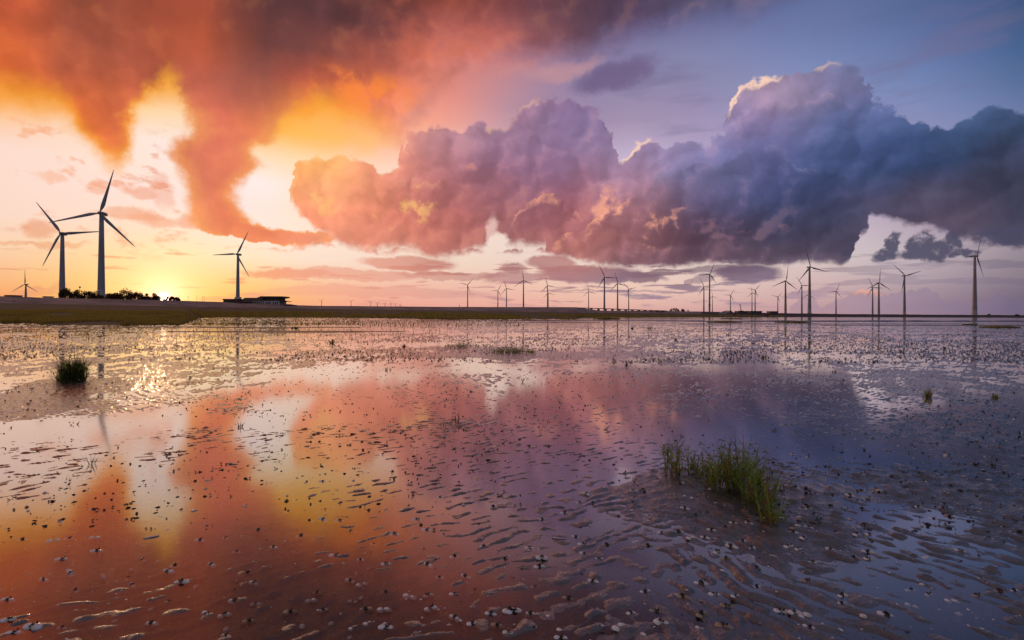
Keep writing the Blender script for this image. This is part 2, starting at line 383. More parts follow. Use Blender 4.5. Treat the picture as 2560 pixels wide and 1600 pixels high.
col = lobe([(1700, 330), (1740, 290), (1790, 270), (1840, 240), (1900, 235), (1950, 215), (1990, 230), (2030, 260), (2060, 300)], col, cCm, mC2, 0.88, tuple(lin((190, 160, 185))) + (1,), 0.35, 0.09)
# small dark scraps below the tail
scr = [(2112, 592, 34, 19), (2130, 562, 20, 26), (2205, 592, 62, 22), (2188, 566, 26, 22), (2262, 572, 24, 26), (2290, 598, 40, 10), (2380, 560, 60, 26)]
ms = None
for s_ in scr:
    e_ = ell(*s_, soft=0.45)
    ms = e_ if ms is None else w.m('MAXIMUM', ms, e_)
ms = w.m('MULTIPLY', ms, w.mr(w.noise(D, 34.0, 6, 0.62), 0.30, 0.50))
col = w.mix(w.m('MULTIPLY', ms, 0.92), col, tuple(lin((76, 74, 98))) + (1,))

# low banks near the horizon
mask_low = mul(w.mr(EL, math.radians(0.6), math.radians(1.5)), w.mr(EL, math.radians(6.4), math.radians(5.2)))
bank = w.mr(w.m('ADD', streak2, w.mr(AZ, math.radians(-36), math.radians(0), -0.06, 0.0, smooth=False)), 0.52, 0.60)
col = w.mix(mul(bank, mask_low, w.mr(AZ, math.radians(36), math.radians(24), 0.35, 0.85)), col, cloud_c)
AS = w.m('MULTIPLY_ADD', ws.outputs[0], 0.05, AZ)
ES = w.m('MULTIPLY_ADD', ws.outputs[1], 0.035, EL)
for (X, Y, rx, ry, k) in [(1390, 648, 120, 22, .95), (1300, 622, 60, 14, .8), (1500, 655, 62, 13, .9), (1765, 645, 80, 20, .95), (1660, 660, 30, 13, .6), (1700, 636, 110, 9, .7),
                          (800, 650, 200, 14, .6), (690, 648, 95, 10, .6), (960, 622, 110, 16, .75), (1060, 650, 130, 8, .6), (1210, 655, 80, 12, .7), (1210, 635, 30, 12, .7),
                          (900, 690, 260, 14, .45), (1620, 662, 14, 8, .6), (1530, 702, 50, 6, .6), (1480, 688, 260, 3, .5)]:
    col = w.mix(w.m('MULTIPLY', ell(X, Y, rx, ry, a=AS, e=ES, soft=0.4), k), col, cloud_c)
# far cumulus on the right horizon
TOPF = [(1800, 745), (1860, 735), (1890, 700), (1925, 706), (1940, 728), (1990, 706), (2010, 690), (2045, 678), (2075, 688), (2100, 700), (2120, 690), (2150, 694), (2178, 680), (2214, 684), (2228, 708), (2280, 712), (2330, 710), (2346, 694), (2362, 688), (2378, 706), (2419, 706)]
XS = t_az(w.m('MULTIPLY_ADD', ws.outputs[0], 0.035, AZ))
lf = outline(TOPF, XS)
ef = w.m('ADD', w.m('MULTIPLY_ADD', w.m('SUBTRACT', w.vor(D, 85.0), 0.42), 0.010, EL), w.m('MULTIPLY', ws.outputs[1], 0.014))
mf = w.mr(w.m('SUBTRACT', lf, ef), -0.002, 0.002)
far_c = w.mix(mul(w.mr(w.m('SUBTRACT', lf, ef), 0.014, 0.0), ell(2050, 680, 40, 25, a=AZ, e=EL, soft=.9)), cloud_c, peach)
col = w.mix(mul(mf, 0.6, w.mr(EL, 0.0, math.radians(1.0), 0.3, 1.0)), col, far_c)

# glow and disc of the low sun
sd = w.m('ARCCOSINE', w.m('MINIMUM', w.v('DOT_PRODUCT', D, tuple(SUN_DIR)), 1.0))
g1 = w.m('EXPONENT', w.m('MULTIPLY', sd, -1 / 0.027))
g2 = w.m('EXPONENT', w.m('MULTIPLY', sd, -1 / 0.09))
lpx = w.v('ADD', w.v('SCALE', (2.2, 1.0, 0.75), scale=g1), w.v('SCALE', (0.05, 0.015, 0.0), scale=g2))
disc = w.v('SCALE', (6.0, 5.0, 3.6), scale=w.mr(sd, 0.0105, 0.0065))
col = w.v('ADD', w.v('ADD', col, lpx), disc)

# outside the photograph: overhead and behind, the same broken evening cloud in grey mauve over the plain sky
sky = w.node('ShaderNodeTexSky', sky_type='NISHITA', sun_disc=False, sun_elevation=SUN_EL, sun_rotation=SUN_AZ)
sky.altitude = 0; sky.air_density = 1.2; sky.dust_density = 2.0
nis = w.v('SCALE', sky.outputs[0], scale=0.10)
behind = w.mix(w.mr(w.noise(w.v('MULTIPLY', D, (1, 1, 2.2)), 2.6, 7, 0.58), 0.42, 0.62), w.v('ADD', nis, (0.17, 0.17, 0.25)), (0.21, 0.165, 0.20, 1))
f = w.m('MAXIMUM', w.mr(w.m('ABSOLUTE', AZ), math.radians(62), math.radians(125)), w.mr(EL, math.radians(33), math.radians(60)))
col = w.mix(f, col, behind)
bg = w.node('ShaderNodeBackground'); w.put(bg.inputs[0], col); bg.inputs[1].default_value = 1.0
out = w.node('ShaderNodeOutputWorld'); NT.links.new(bg.outputs[0], out.inputs[0])
world.cycles.sampling_method = 'NONE'

# ------------------------------------------------------------------ helpers
rng = np.random.default_rng(11)
random.seed(11)

def pix(px, py):
    """photo pixel -> tangents (right, up) seen from the camera, roll removed"""
    du, dv = (px - 1280.0) / FOC, (HZ - py) / FOC
    return du - ROLL * dv, dv + ROLL * du
def on_ground(px, py, z=0.0):
    u, v = pix(px, py)
    Y = (CAM_H - z) / max(1e-4, -v)
    return Vector((u * Y, Y, z))
def at_dist(px, py, Y):
    u, v = pix(px, py)
    return Vector((u * Y, Y, CAM_H + v * Y))

def tag(o, label=None, cat=None, group=None, kind=None):
    for k, v in (('label', label), ('category', cat), ('group', group), ('kind', kind)):
        if v: o[k] = v
    return o
def empty(name, loc=(0, 0, 0), rz=0.0):
    o = bpy.data.objects.new(name, None); COL.objects.link(o)
    o.location = loc; o.rotation_euler = (0, 0, rz); o.empty_display_size = 0.2
    return o
def from_np(name, V, F, mat=None, parent=None, smooth=False, mats=None, mi=None):
    me = bpy.data.meshes.new(name)
    V = np.asarray(V, np.float32); F = np.asarray(F, np.int32)
    n, k = F.shape
    me.vertices.add(len(V)); me.vertices.foreach_set('co', V.ravel())
    me.loops.add(n * k); me.loops.foreach_set('vertex_index', F.ravel())
    me.polygons.add(n); me.polygons.foreach_set('loop_start', np.arange(0, n * k, k, dtype=np.int32))
    me.polygons.foreach_set('loop_total', np.full(n, k, np.int32))
    if smooth: me.polygons.foreach_set('use_smooth', np.ones(n, bool))
    for m_ in (mats or ([mat] if mat else [])): me.materials.append(m_)
    if mi is not None: me.polygons.foreach_set('material_index', np.asarray(mi, np.int32))
    me.update(calc_edges=True)
    if name: 
        o = bpy.data.objects.new(name, me); COL.objects.link(o)
        if parent is not None: o.parent = parent
        return o
def from_bm(name, bm, mat=None, parent=None, smooth=False, mats=None):
    me = bpy.data.meshes.new(name)
    if smooth:
        for f in bm.faces: f.smooth = True
    bm.to_mesh(me); bm.free()
    for m_ in (mats or ([mat] if mat else [])): me.materials.append(m_)
    o = bpy.data.objects.new(name, me); COL.objects.link(o)
    if parent is not None: o.parent = parent
    return o
def copy_tree(o, parent=None):
    c = o.copy(); COL.objects.link(c); c.parent = parent
    for ch in [q for q in o.children]: copy_tree(ch, c)
    return c
def bm_box(bm, x0, x1, y0, y1, z0, z1, M=None):
    vs = [bm.verts.new(p) for p in [(x0, y0, z0), (x1, y0, z0), (x1, y1, z0), (x0, y1, z0), (x0, y0, z1), (x1, y0, z1), (x1, y1, z1), (x0, y1, z1)]]
    for f in [(0, 3, 2, 1), (4, 5, 6, 7), (0, 1, 5, 4), (1, 2, 6, 5), (2, 3, 7, 6), (3, 0, 4, 7)]: bm.faces.new([vs[i] for i in f])
    if M is not None: bmesh.ops.transform(bm, matrix=M, verts=vs)
    return vs
def bm_tube(bm, pts, rad, seg=8, cap=True):
    pts = [Vector(p) for p in pts]
    rings = []
    for i, p in enumerate(pts):
        t = (pts[min(i + 1, len(pts) - 1)] - pts[max(i - 1, 0)]).normalized()
        a = t.cross(Vector((0, 1, 0)) if abs(t.y) < 0.9 else Vector((1, 0, 0))).normalized(); b = t.cross(a)
        r = rad[i] if hasattr(rad, '__len__') else rad
        rings.append([bm.verts.new(p + (a * math.cos(q) + b * math.sin(q)) * r) for q in [2 * math.pi * k / seg for k in range(seg)]])
    for A, B in zip(rings, rings[1:]):
        for k in range(seg): bm.faces.new((A[k], A[(k + 1) % seg], B[(k + 1) % seg], B[k]))
    if cap:
        bm.faces.new(rings[0][::-1]); bm.faces.new(rings[-1])

def _hash(ix, iy, seed):
    n = (ix.astype(np.int64) * 374761393 + iy.astype(np.int64) * 668265263 + seed * 69069) & 0xffffffff
    n = ((n ^ (n >> 13)) * 1274126177) & 0xffffffff
    n = (n ^ (n >> 16)) & 0xffffffff
    return n.astype(np.float64) / 4294967295.0
def vnoise(x, y, seed=0):
    ix, iy = np.floor(x), np.floor(y)
    fx, fy = x - ix, y - iy
    fx = fx * fx * fx * (fx * (fx * 6 - 15) + 10); fy = fy * fy * fy * (fy * (fy * 6 - 15) + 10)
    a, b = _hash(ix, iy, seed), _hash(ix + 1, iy, seed)
    c, d = _hash(ix, iy + 1, seed), _hash(ix + 1, iy + 1, seed)
    return (a + (b - a) * fx) + ((c + (d - c) * fx) - (a + (b - a) * fx)) * fy
def fbm(x, y, f, octv=4, seed=0, gain=0.5):
    s = 0; a = 1.0; t = 0
    for k in range(octv):
        c, q = math.cos(0.6 * k + 0.3), math.sin(0.6 * k + 0.3)
        s = s + a * vnoise((x * c + y * q) * f + 17.3 * k, (-x * q + y * c) * f - 9.1 * k, seed + k)
        t += a; a *= gain; f *= 2.03
    return s / t
def sstep(x, a, b):
    t = np.clip((x - a) / (b - a), 0, 1)
    return t * t * (3 - 2 * t)

def material(name, base=(0.5, 0.5, 0.5), rough=0.6, var=0.0, vscale=5.0, base2=None, bump=0.0, bscale=50.0, metallic=0.0, ior=1.45, coat=0.0, trans=0.0):
    mt = bpy.data.materials.new(name); mt.use_nodes = True
    nt = mt.node_tree; n = Net(nt); b = nt.nodes['Principled BSDF']
    b.inputs['Roughness'].default_value = rough; b.inputs['Metallic'].default_value = metallic
    b.inputs['IOR'].default_value = ior; b.inputs['Coat Weight'].default_value = coat
    b.inputs['Coat Roughness'].default_value = 0.08
    tcn = n.node('ShaderNodeTexCoord').outputs['Object']
    if base2 is None: base2 = tuple(c * (1 - var) for c in base)
    fac = n.mr(n.noise(tcn, vscale, 5, 0.6), 0.35, 0.65)
    n.put(b.inputs['Base Color'], n.mix(fac, tuple(base) + (1,), tuple(base2) + (1,)))
    if bump:
        bn = n.node('ShaderNodeBump'); bn.inputs['Strength'].default_value = 1.0; bn.inputs['Distance'].default_value = bump
        n.put(bn.inputs['Height'], n.noise(tcn, bscale, 5, 0.6)); nt.links.new(bn.outputs[0], b.inputs['Normal'])
    return mt
def leaf_material(name, c1, c2, vscale, back=0.45):
    """thin leaves: what falls on the far side glows through"""
    mt = material(name, c1, 0.45, base2=c2, vscale=vscale)
    nt = mt.node_tree; n = Net(nt); b = nt.nodes['Principled BSDF']
    t = n.node('ShaderNodeBsdfTranslucent'); t.inputs['Color'].default_value = tuple(min(1, c * 2.0) for c in c1) + (1,)
    mx = n.node('ShaderNodeMixShader'); mx.inputs[0].default_value = back
    nt.links.new(b.outputs[0], mx.inputs[1]); nt.links.new(t.outputs[0], mx.inputs[2])
    nt.links.new(mx.outputs[0], nt.nodes['Material Output'].inputs[0])
    return mt

# ------------------------------------------------------------------ wet mud flat
GRASS_AT = on_ground(1850, 1262)

def mud_height(x, y):
    r = np.hypot(x, y)
    # broad pools and bars
    broad = fbm(x, y, 0.33, 3, 5)
    mid = fbm(x * 0.8, y * 1.3, 1.15, 3, 9)
    # ripple marks: two crest directions that give way to each other from left to right
    wl = sstep(x - 0.25 * y + 0.8 * (fbm(x, y, 0.5, 2, 31) - 0.5), -0.4, 0.7)
    wp = fbm(x, y, 1.7, 3, 21); wq = fbm(x + 50, y, 1.7, 3, 22)
    def rip(ang, lam, seed):
        c, s = math.cos(ang), math.sin(ang)
        p = -s * x + c * y                              # across the crests
        q = c * x + s * y                               # along the crests
        ph = 2 * math.pi * p / lam + 9.0 * (fbm(x, y, 1.7, 2, seed) - 0.5) * 2 + 3.2 * (fbm(x, y, 7.0, 2, seed + 5) - 0.5) * 2
        row = np.floor(ph / (2 * math.pi))
        h = 0.5 + 0.5 * np.sin(ph)
        brk = vnoise(q / 0.062 + row * 7.31, row * 3.7, seed + 3)          # crests come in short lengths
        return h * (0.12 + 0.95 * sstep(brk, 0.22, 0.80))
    ra = rip(math.radians(33), 0.088, 40)
    rb = rip(math.radians(-52), 0.100, 60)
    ripple = (ra * (1 - wl) + rb * wl) * (0.35 + 1.3 * fbm(x * .8, y * 1.2, 16.0, 2, 88))
    drained = sstep(x + 0.10 * y + 0.5 * (fbm(x, y, 0.9, 3, 55) - 0.5), -0.15, 0.35) * (1 - sstep(y, 3.3, 5.0)) * sstep(fbm(x, y, 0.8, 3, 58), 0.36, 0.52)
    patch = sstep(fbm(x, y, 0.62, 3, 77), 0.37 - 0.05 * sstep(y, 3.2, 5), 0.54 - 0.05 * sstep(y, 3.2, 5))
    calm = np.clip(patch + 0.30 * wl + drained, 0, 1)
    far = sstep(r, 5.0, 16.0)
    h = -0.0071 + 0.0012 * sstep(y, 3.2, 5) + 0.0018 * wl * (1 - far) + 0.0052 * drained + 0.010 * (broad - 0.5) * (1 + .4 * far) + 0.007 * (mid - 0.5)
    h += ripple * ((0.0100 + 0.0030 * wl) * calm + 0.0010) * (1 - 0.45 * far)
    h += far * (0.014 * (fbm(x, y * 0.6, 1.6, 3, 91, 0.6) - 0.5) + 0.030 * (fbm(x, y * 0.5, 5.0, 3, 92, 0.7) - 0.5) + 0.003)
    h += 0.0030 * sstep(-x / y, 0.15, 0.6) * sstep(r, 6, 18) * (1 - sstep(r, 30, 45))
    # grain of the drained mud
    grain = fbm(x, y, 38.0, 3, 13) - 0.5
    lumps = fbm(x, y * 1.6, 11.0, 3, 14) - 0.5
    h += (0.0042 * grain + 0.0055 * lumps) * (1 - sstep(r, 6, 14)) * sstep(h, -0.008, 0.001)
    # mud banked up round the grass
    def mound(px, py, rad, hh, sx=1.0):
        c = on_ground(px, py)
        return hh * np.exp(-(((x - c.x) / (rad * sx)) ** 2 + ((y - c.y) / rad) ** 2))
    h += mound(1810, 1245, 0.5, 0.008, 1.2) + mound(1700, 1215, 0.35, 0.006) + mound(1940, 1330, 0.28, 0.006)
    h += mound(180, 962, 0.6, 0.02, 1.0) + mound(60, 1000, 1.5, 0.006, 1.6)
    h += mound(1275, 886, 0.9, 0.03, 1.9) + mound(1160, 872, 0.9, 0.022, 2.0)
    h += mound(1150, 1060, 0.4, 0.006)
    # the open pools that mirror the gap in the cloud stay calm
    def pool(px, py, rx, ry, d):
        c = on_ground(px, py)
        return -d * np.exp(-(((x - c.x) / rx) ** 2 + ((y - c.y) / ry) ** 2) ** 2)
    h += pool(520, 1330, 0.75, 0.55, 0.008) + pool(700, 1150, 0.9, 0.9, 0.004) + pool(2150, 1130, 1.3, 0.6, 0.008) + pool(400, 1240, 0.9, 0.5, 0.007)
    h += pool(1900, 1080, 0.9, 0.5, 0.006) + pool(1450, 960, 1.2, 1.3, 0.007) + pool(900, 1480, 0.5, 0.25, 0.006) + pool(2230, 1290, 0.35, 0.2, 0.008)
    return h

A0, A1, NAZ = math.radians(-58), math.radians(58), 1120
azs = np.linspace(A0, A1, NAZ)
ys = [1.15]
while ys[-1] < 150:
    Y = ys[-1]
    ys.append(Y + max(0.0042, 0.0011 * Y * Y * (1.0 if Y < 8 else 1.6)) if Y < 30 else Y * 1.035)
ys = np.array(ys)
RR, AA = np.meshgrid(ys, azs, indexing='ij')
TX = np.tan(np.linspace(A0, A1, NAZ) * 0.86)                # a little denser than equal angles; rows of equal depth
gx = RR * TX[None, :]; gy = RR
gz = mud_height(gx, gy)
NR = len(ys)
idx = np.arange(NR * NAZ).reshape(NR, NAZ)
F = np.stack([idx[:-1, :-1], idx[:-1, 1:], idx[1:, 1:], idx[1:, :-1]], -1).reshape(-1, 4)

mud = bpy.data.materials.new('wet_mud'); mud.use_nodes = True
n = Net(mud.node_tree); b = mud.node_tree.nodes['Principled BSDF']
P = n.node('ShaderNodeNewGeometry').outputs['Position']
c1 = n.mix(n.mr(n.noise(P, 3.0, 6, 0.6), 0.35, 0.68), (0.070, 0.054, 0.046, 1), (0.042, 0.035, 0.033, 1))
c1 = n.mix(n.mr(n.noise(P, 90.0, 3, 0.6), 0.55, 0.75), c1, (0.13, 0.10, 0.08, 1))
n.put(b.inputs['Base Color'], c1)
n.put(b.inputs['Roughness'], n.mr(n.noise(P, 9.0, 4), 0.3, 0.7, 0.20, 0.42))
b.inputs['IOR'].default_value = 1.6
b.inputs['Coat Weight'].default_value = 1.0; b.inputs['Coat IOR'].default_value = 1.65
b.inputs['Coat Roughness'].default_value = 0.17
bn = n.node('ShaderNodeBump'); bn.inputs['Strength'].default_value = 0.8; bn.inputs['Distance'].default_value = 0.0065
n.put(bn.inputs['Height'], n.m('ADD', n.noise(P, 95.0, 3, 0.6), n.m('MULTIPLY', n.noise(P, 30.0, 3, 0.6), 1.4)))
mud.node_tree.links.new(bn.outputs[0], b.inputs['Normal']); mud.node_tree.links.new(bn.outputs[0], b.inputs['Coat Normal'])
flat = from_np('mud_flat', np.stack([gx, gy, gz], -1).reshape(-1, 3), F, mud, smooth=True)
tag(flat, kind='structure')

# the wider ground under water, out to the horizon
S = 14000.0
tag(from_np('ground', [(-S, -S, -0.16), (S, -S, -0.16), (S, S, -0.16), (-S, S, -0.16)], [(0, 1, 2, 3)], mud), kind='structure')

water = bpy.data.materials.new('shallow_water'); water.use_nodes = True
nt = water.node_tree; nt.nodes.clear(); n = Net(nt)
P = n.node('ShaderNodeNewGeometry').outputs['Position']
gl = n.node('ShaderNodeBsdfGlossy'); gl.inputs['Roughness'].default_value = 0.075; gl.inputs['Color'].default_value = (0.94, 0.895, 0.88, 1)
tr = n.node('ShaderNodeBsdfTransparent'); tr.inputs['Color'].default_value = (0.72, 0.69, 0.66, 1)
lw = n.node('ShaderNodeLayerWeight'); lw.inputs['Blend'].default_value = 0.5
fac = n.m('MULTIPLY_ADD', n.m('POWER', n.mr(lw.outputs['Facing'], 0.30, 0.91, 0, 1, smooth=False), 1.85), 0.89, 0.035)
bn = n.node('ShaderNodeBump'); bn.inputs['Strength'].default_value = 1.0; bn.inputs['Distance'].default_value = 0.00022
n.put(bn.inputs['Height'], n.noise(n.v('MULTIPLY', P, (0.7, 1.3, 1.0)), 7.0, 2, 0.4))
nt.links.new(bn.outputs[0], gl.inputs['Normal'])
mx = n.node('ShaderNodeMixShader'); n.put(mx.inputs[0], fac)
nt.links.new(tr.outputs[0], mx.inputs[1]); nt.links.new(gl.outputs[0], mx.inputs[2])
nt.links.new(mx.outputs[0], n.node('ShaderNodeOutputMaterial').inputs[0])
tag(from_np('water', [(-S, -S, 0), (S, -S, 0), (S, S, 0), (-S, S, 0)], [(0, 1, 2, 3)], water), kind='structure')

# ------------------------------------------------------------------ marsh, dike and far shore
M_marsh = material('marsh_soil', (0.13, 0.11, 0.035), 0.9, base2=(0.07, 0.05, 0.022), vscale=0.18, bump=0.05, bscale=3)
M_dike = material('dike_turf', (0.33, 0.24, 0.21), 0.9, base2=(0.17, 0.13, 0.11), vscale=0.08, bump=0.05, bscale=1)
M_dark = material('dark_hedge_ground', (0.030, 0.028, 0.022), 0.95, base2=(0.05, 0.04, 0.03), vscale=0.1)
M_blade = leaf_material('marsh_grass_blades', (0.22, 0.20, 0.035), (0.10, 0.07, 0.02), 0.16, .55)
M_barmud = material('bar_mud', (0.085, 0.062, 0.055), 0.45, base2=(0.06, 0.05, 0.045), vscale=0.2)

def interp(tbl, x):
    tbl = sorted(tbl); return np.interp(x, [t[0] for t in tbl], [t[1] for t in tbl])

NEAR = [(-900, 818), (-300, 815), (0, 808), (60, 807), (120, 812), (260, 813), (440, 812), (462, 809.5), (476, 804), (492, 798), (512, 793.5), (690, 792.5), (850, 794), (950, 795), (1040, 797), (1100, 799), (1240, 799), (1330, 797), (1436, 799), (1452, 795), (1520, 793.5), (1700, 793.5), (1850, 792.7), (1960, 792.4)]
MTOP = [(-900, 752), (0, 757), (440, 766), (560, 768), (700, 770), (900, 773), (1100, 776), (1300, 779), (1440, 781), (1700, 784), (1960, 787.6)]
DTOP = [(-1500, 722), (-900, 722), (0, 740), (110, 744), (250, 747), (440, 751), (560, 755), (600, 758), (725, 760), (742, 763), (800, 764.5), (1100, 767), (1440, 768), (1475, 773), (1500, 776.5), (1660, 777.5), (1760, 779), (1900, 782), (2100, 785), (2300, 786.5), (2560, 788), (3200, 791)]
DDIST = [(-1500, 170), (-900, 160), (0, 210), (440, 270), (730, 360), (1100, 440), (1440, 440), (1500, 520), (1660, 600), (1900, 700), (2100, 850), (2560, 1000), (3200, 1200)]

def zat(px, py, Y):
    u, v = pix(px, py); return CAM_H + v * Y

# marsh: a low bank that rises inland to the foot of the dike
pxs = np.concatenate([np.linspace(-900, 0, 50), np.linspace(2, 1960, 500)])
rows = np.linspace(0, 1, 26)
V = []
for px in pxs:
    py0 = float(interp(NEAR, px)) + (vnoise(np.array([px / 9.0]), np.array([3.0]), 7)[0] - 0.5) * 1.2
    u, v = pix(px, py0)
    Y0 = CAM_H / -v
    Y1 = float(interp(DDIST, px)) * 0.90
    Y1 = max(Y1, Y0 * 1.05)
    z1 = zat(px, float(interp(MTOP, px)), Y1)
    uu = (px - 1280) / FOC
    for t in rows:
        Y = Y0 * (Y1 / Y0) ** t
        z = 0.10 + (z1 - 0.10) * (t ** 1.6)
        if t == 0: z = -0.03
        z += 0.10 * (vnoise(np.array([uu * Y / 6]), np.array([Y / 6]), 3)[0] - 0.5) * min(1, t * 8)
        V.append((uu * Y, Y, z))
V = np.array(V); nr = len(rows)
idx = np.arange(len(pxs) * nr).reshape(len(pxs), nr)
F = np.stack([idx[:-1, :-1], idx[1:, :-1], idx[1:, 1:], idx[:-1, 1:]], -1).reshape(-1, 4)
tag(from_np('salt_marsh_ground', V, F, M_marsh, smooth=True), kind='structure')
MV = V.reshape(len(pxs), nr, 3)

def blades(name, pts, hts, wid, mat, lean=0.25, kind='stuff', parent=None, curl=1, seed=1, smooth=False):
    """one mesh of tapered, bent blades: two quads and a tip each"""
    g = np.random.default_rng(seed)
    N = len(pts); pts = np.asarray(pts, float); hts = np.asarray(hts, float)
    a = g.uniform(0, 2 * math.pi, N); l = g.normal(0, lean, N)[:, None] * hts[:, None]
    ld = np.stack([np.cos(a), np.sin(a), np.zeros(N)], -1) * l
    b = g.uniform(0, math.pi, N); wd = np.stack([np.cos(b), np.sin(b), np.zeros(N)], -1) * (np.asarray(wid) * g.uniform(.6, 1.3, N))[:, None]
    up = np.array([0, 0, 1.0])
    p0 = pts; p1 = pts + up * (hts * .55)[:, None] + ld * .35; p2 = pts + up * (hts * np.clip(1 - np.abs(l[:, 0] / hts) * .3, .5, 1))[:, None] + ld * 1.1
    V = np.stack([p0 - wd, p0 + wd, p1 + wd * .75, p1 - wd * .75, p2], 1).reshape(-1, 3)
    i = np.arange(N) * 5
    F = np.concatenate([np.stack([i, i + 1, i + 2], -1), np.stack([i, i + 2, i + 3], -1), np.stack([i + 3, i + 2, i + 4], -1)])
    o = from_np(name, V, F, mat, parent)
    if kind: o['kind'] = kind
    return o

# standing marsh grass
def marsh_points(N, i0, i1, t0, t1, seed):
    g = np.random.default_rng(seed)
    a = g.uniform(i0, i1 - 1.001, N); t = g.uniform(t0, t1, N) ** 1.0 * (nr - 1)
    ai = a.astype(int); ti = np.minimum(t.astype(int), nr - 2); fa = (a - ai)[:, None]; ft = (t - ti)[:, None]
    P = (MV[ai, ti] * (1 - fa) + MV[ai + 1, ti] * fa) * (1 - ft) + (MV[ai, ti + 1] * (1 - fa) + MV[ai + 1, ti + 1] * fa) * ft
    return P
iz = int(np.searchsorted(pxs, 474))
P1 = marsh_points(60000, 20, iz, 0.004, 0.5, 3)
dens = fbm(P1[:, 0], P1[:, 1] * .6, 0.12, 3, 4)
P1 = P1[dens > 0.36]
h1 = 0.42 * (0.55 + 0.9 * fbm(P1[:, 0], P1[:, 1], 0.16, 3, 6)) * rng.uniform(.6, 1.15, len(P1))
g1_ = blades('marsh_grass', P1, h1, 0.03, M_blade, seed=5)
tag(g1_, 'dark olive salt marsh grass along the left shore below the dike', 'grass')
P2 = marsh_points(60000, iz, len(pxs), 0.002, 0.6, 8)
dens = fbm(P2[:, 0], P2[:, 1] * .5, 0.05, 3, 14)
P2 = P2[dens > 0.38]
h2 = 0.55 * (0.5 + fbm(P2[:, 0], P2[:, 1], 0.05, 3, 16)) * rng.uniform(.6, 1.15, len(P2))
tag(blades('marsh_grass', P2, h2, 0.09, M_blade, seed=9), 'green marsh grass in a long low band before the distant dike', 'grass')

# dike
pxs = np.linspace(-1500, 3200, 700)
V = []
for px in pxs:
    Y = float(interp(DDIST, px)); uu = (px - 1280) / FOC
    zt = zat(px, float(interp(DTOP, px)), Y) + 0.25 * (fbm(np.array([px * .02]), np.array([1.0]), 1.0, 3, 8)[0] - 0.5) + (0.5 * max(0, vnoise(np.array([px * .09]), np.array([1.0]), 8)[0] - 0.55) if px > 1500 else 0)
    zf = min(zat(px, float(interp(MTOP, min(px, 1960))), Y * 0.9), zt - 0.5) - 0.15 if px < 1960 else -0.3
    if px > 1900: zf = -0.3
    zberm = zf + (zt - zf) * 0.42
    prof = [(0.885, zf), (0.925, zberm), (0.94, zberm + 0.1), (0.985, zt - 0.25), (1.0, zt), (1.02, zt), (1.08, zf - 1), (1.081, -3)]
    for k, z in prof: V.append((uu * Y * k, Y * k, z))
nr2 = 8; idx = np.arange(len(pxs) * nr2).reshape(len(pxs), nr2)
F = np.stack([idx[:-1, :-1], idx[1:, :-1], idx[1:, 1:], idx[:-1, 1:]], -1).reshape(-1, 4)
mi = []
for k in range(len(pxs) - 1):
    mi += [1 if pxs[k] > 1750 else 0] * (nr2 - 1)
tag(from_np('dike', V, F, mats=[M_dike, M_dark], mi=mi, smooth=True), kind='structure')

# bare bars of mud in the middle distance
def bar(pxa, pxb, py, thick, h=0.05):
    xs = np.linspace(pxa, pxb, 60); V = []
    for i, px in enumerate(xs):
        e = math.sin(math.pi * i / 59) ** 0.5
        w1 = thick * e * (0.6 + 0.8 * vnoise(np.array([px / 37.0]), np.array([py]), 5)[0])
        p0 = on_ground(px, py + w1 * .5); p1 = on_ground(px, py - w1 * .5)
        c = (p0 + p1) / 2
        V += [(p0.x, p0.y, -0.02), (p0.x * .7 + c.x * .3, p0.y * .7 + c.y * .3, h * .7), (c.x, c.y, h), (p1.x, p1.y, -0.02)]
    idx = np.arange(len(xs) * 4).reshape(-1, 4)
    F = np.stack([idx[:-1, :-1], idx[1:, :-1], idx[1:, 1:], idx[:-1, 1:]], -1).reshape(-1, 4)
    tag(from_np('mud_bar', V, F, M_barmud, smooth=True), kind='structure')
for a_ in [(1640, 2700, 803.0, 5.0), (1040, 1760, 801.2, 3.0), (2050, 2700, 813.5, 1.8), (420, 1010, 829, 6, .03), (470, 900, 818.5, 3, .03), (-80, 560, 817.5, 3.0, .04), (1250, 1500, 806, 1.5), (1700, 2400, 810, 1.2), (1560, 1760, 797.2, 1.3)]:
    bar(*a_)

# low grass islets standing in the shallows
def islet(pxa, pxb, py, hpx, label, seed):
    a = on_ground(pxa, py); b_ = on_ground(pxb, py); c = (a + b_) / 2; L = (b_ - a).length / 2
    root = empty('grass_islet', (c.x, c.y, 0)); tag(root, label, 'grass', 'grass islets in the shallows')
    g = np.random.default_rng(seed); W = L * 0.35
    bm = bmesh.new(); bmesh.ops.create_uvsphere(bm, u_segments=24, v_segments=8, radius=1)
    bmesh.ops.scale(bm, vec=(L, W, 0.10), verts=bm.verts); from_bm('soil', bm, M_marsh, root, True)
    N = int(900)
    q = g.uniform(0, 1, N) ** .5; t = g.uniform(0, 2 * math.pi, N)
    P = np.stack([q * np.cos(t) * L * .95, q * np.sin(t) * W * .95, np.full(N, 0.02)], -1)
    H = hpx * c.y / FOC * (1.1 - 0.6 * q) * g.uniform(.6, 1.2, N)
    o = blades('blades', P, H, 0.0009 * c.y * .5, M_blade, kind='stuff', parent=root, seed=seed)
islet(1772, 1850, 806, 4.5, 'long thin grass islet left of the tallest right-centre turbine reflection', 1)
islet(1944, 2020, 806.5, 4.5, 'flat grass islet beneath the two close turbines right of centre', 2)
islet(2455, 2542, 819, 6, 'grass islet nearest the right edge of the flats', 3)
islet(2408, 2440, 812, 3, 'tiny grass islet just left of the nearest right-hand islet', 4)
islet(1487, 1546, 798.5, 6, 'small green islet in the channel below the sluice bridge', 5)
islet(1808, 1850, 797.5, 2.5, 'slim grass islet in the far channel below the factory sheds', 6)
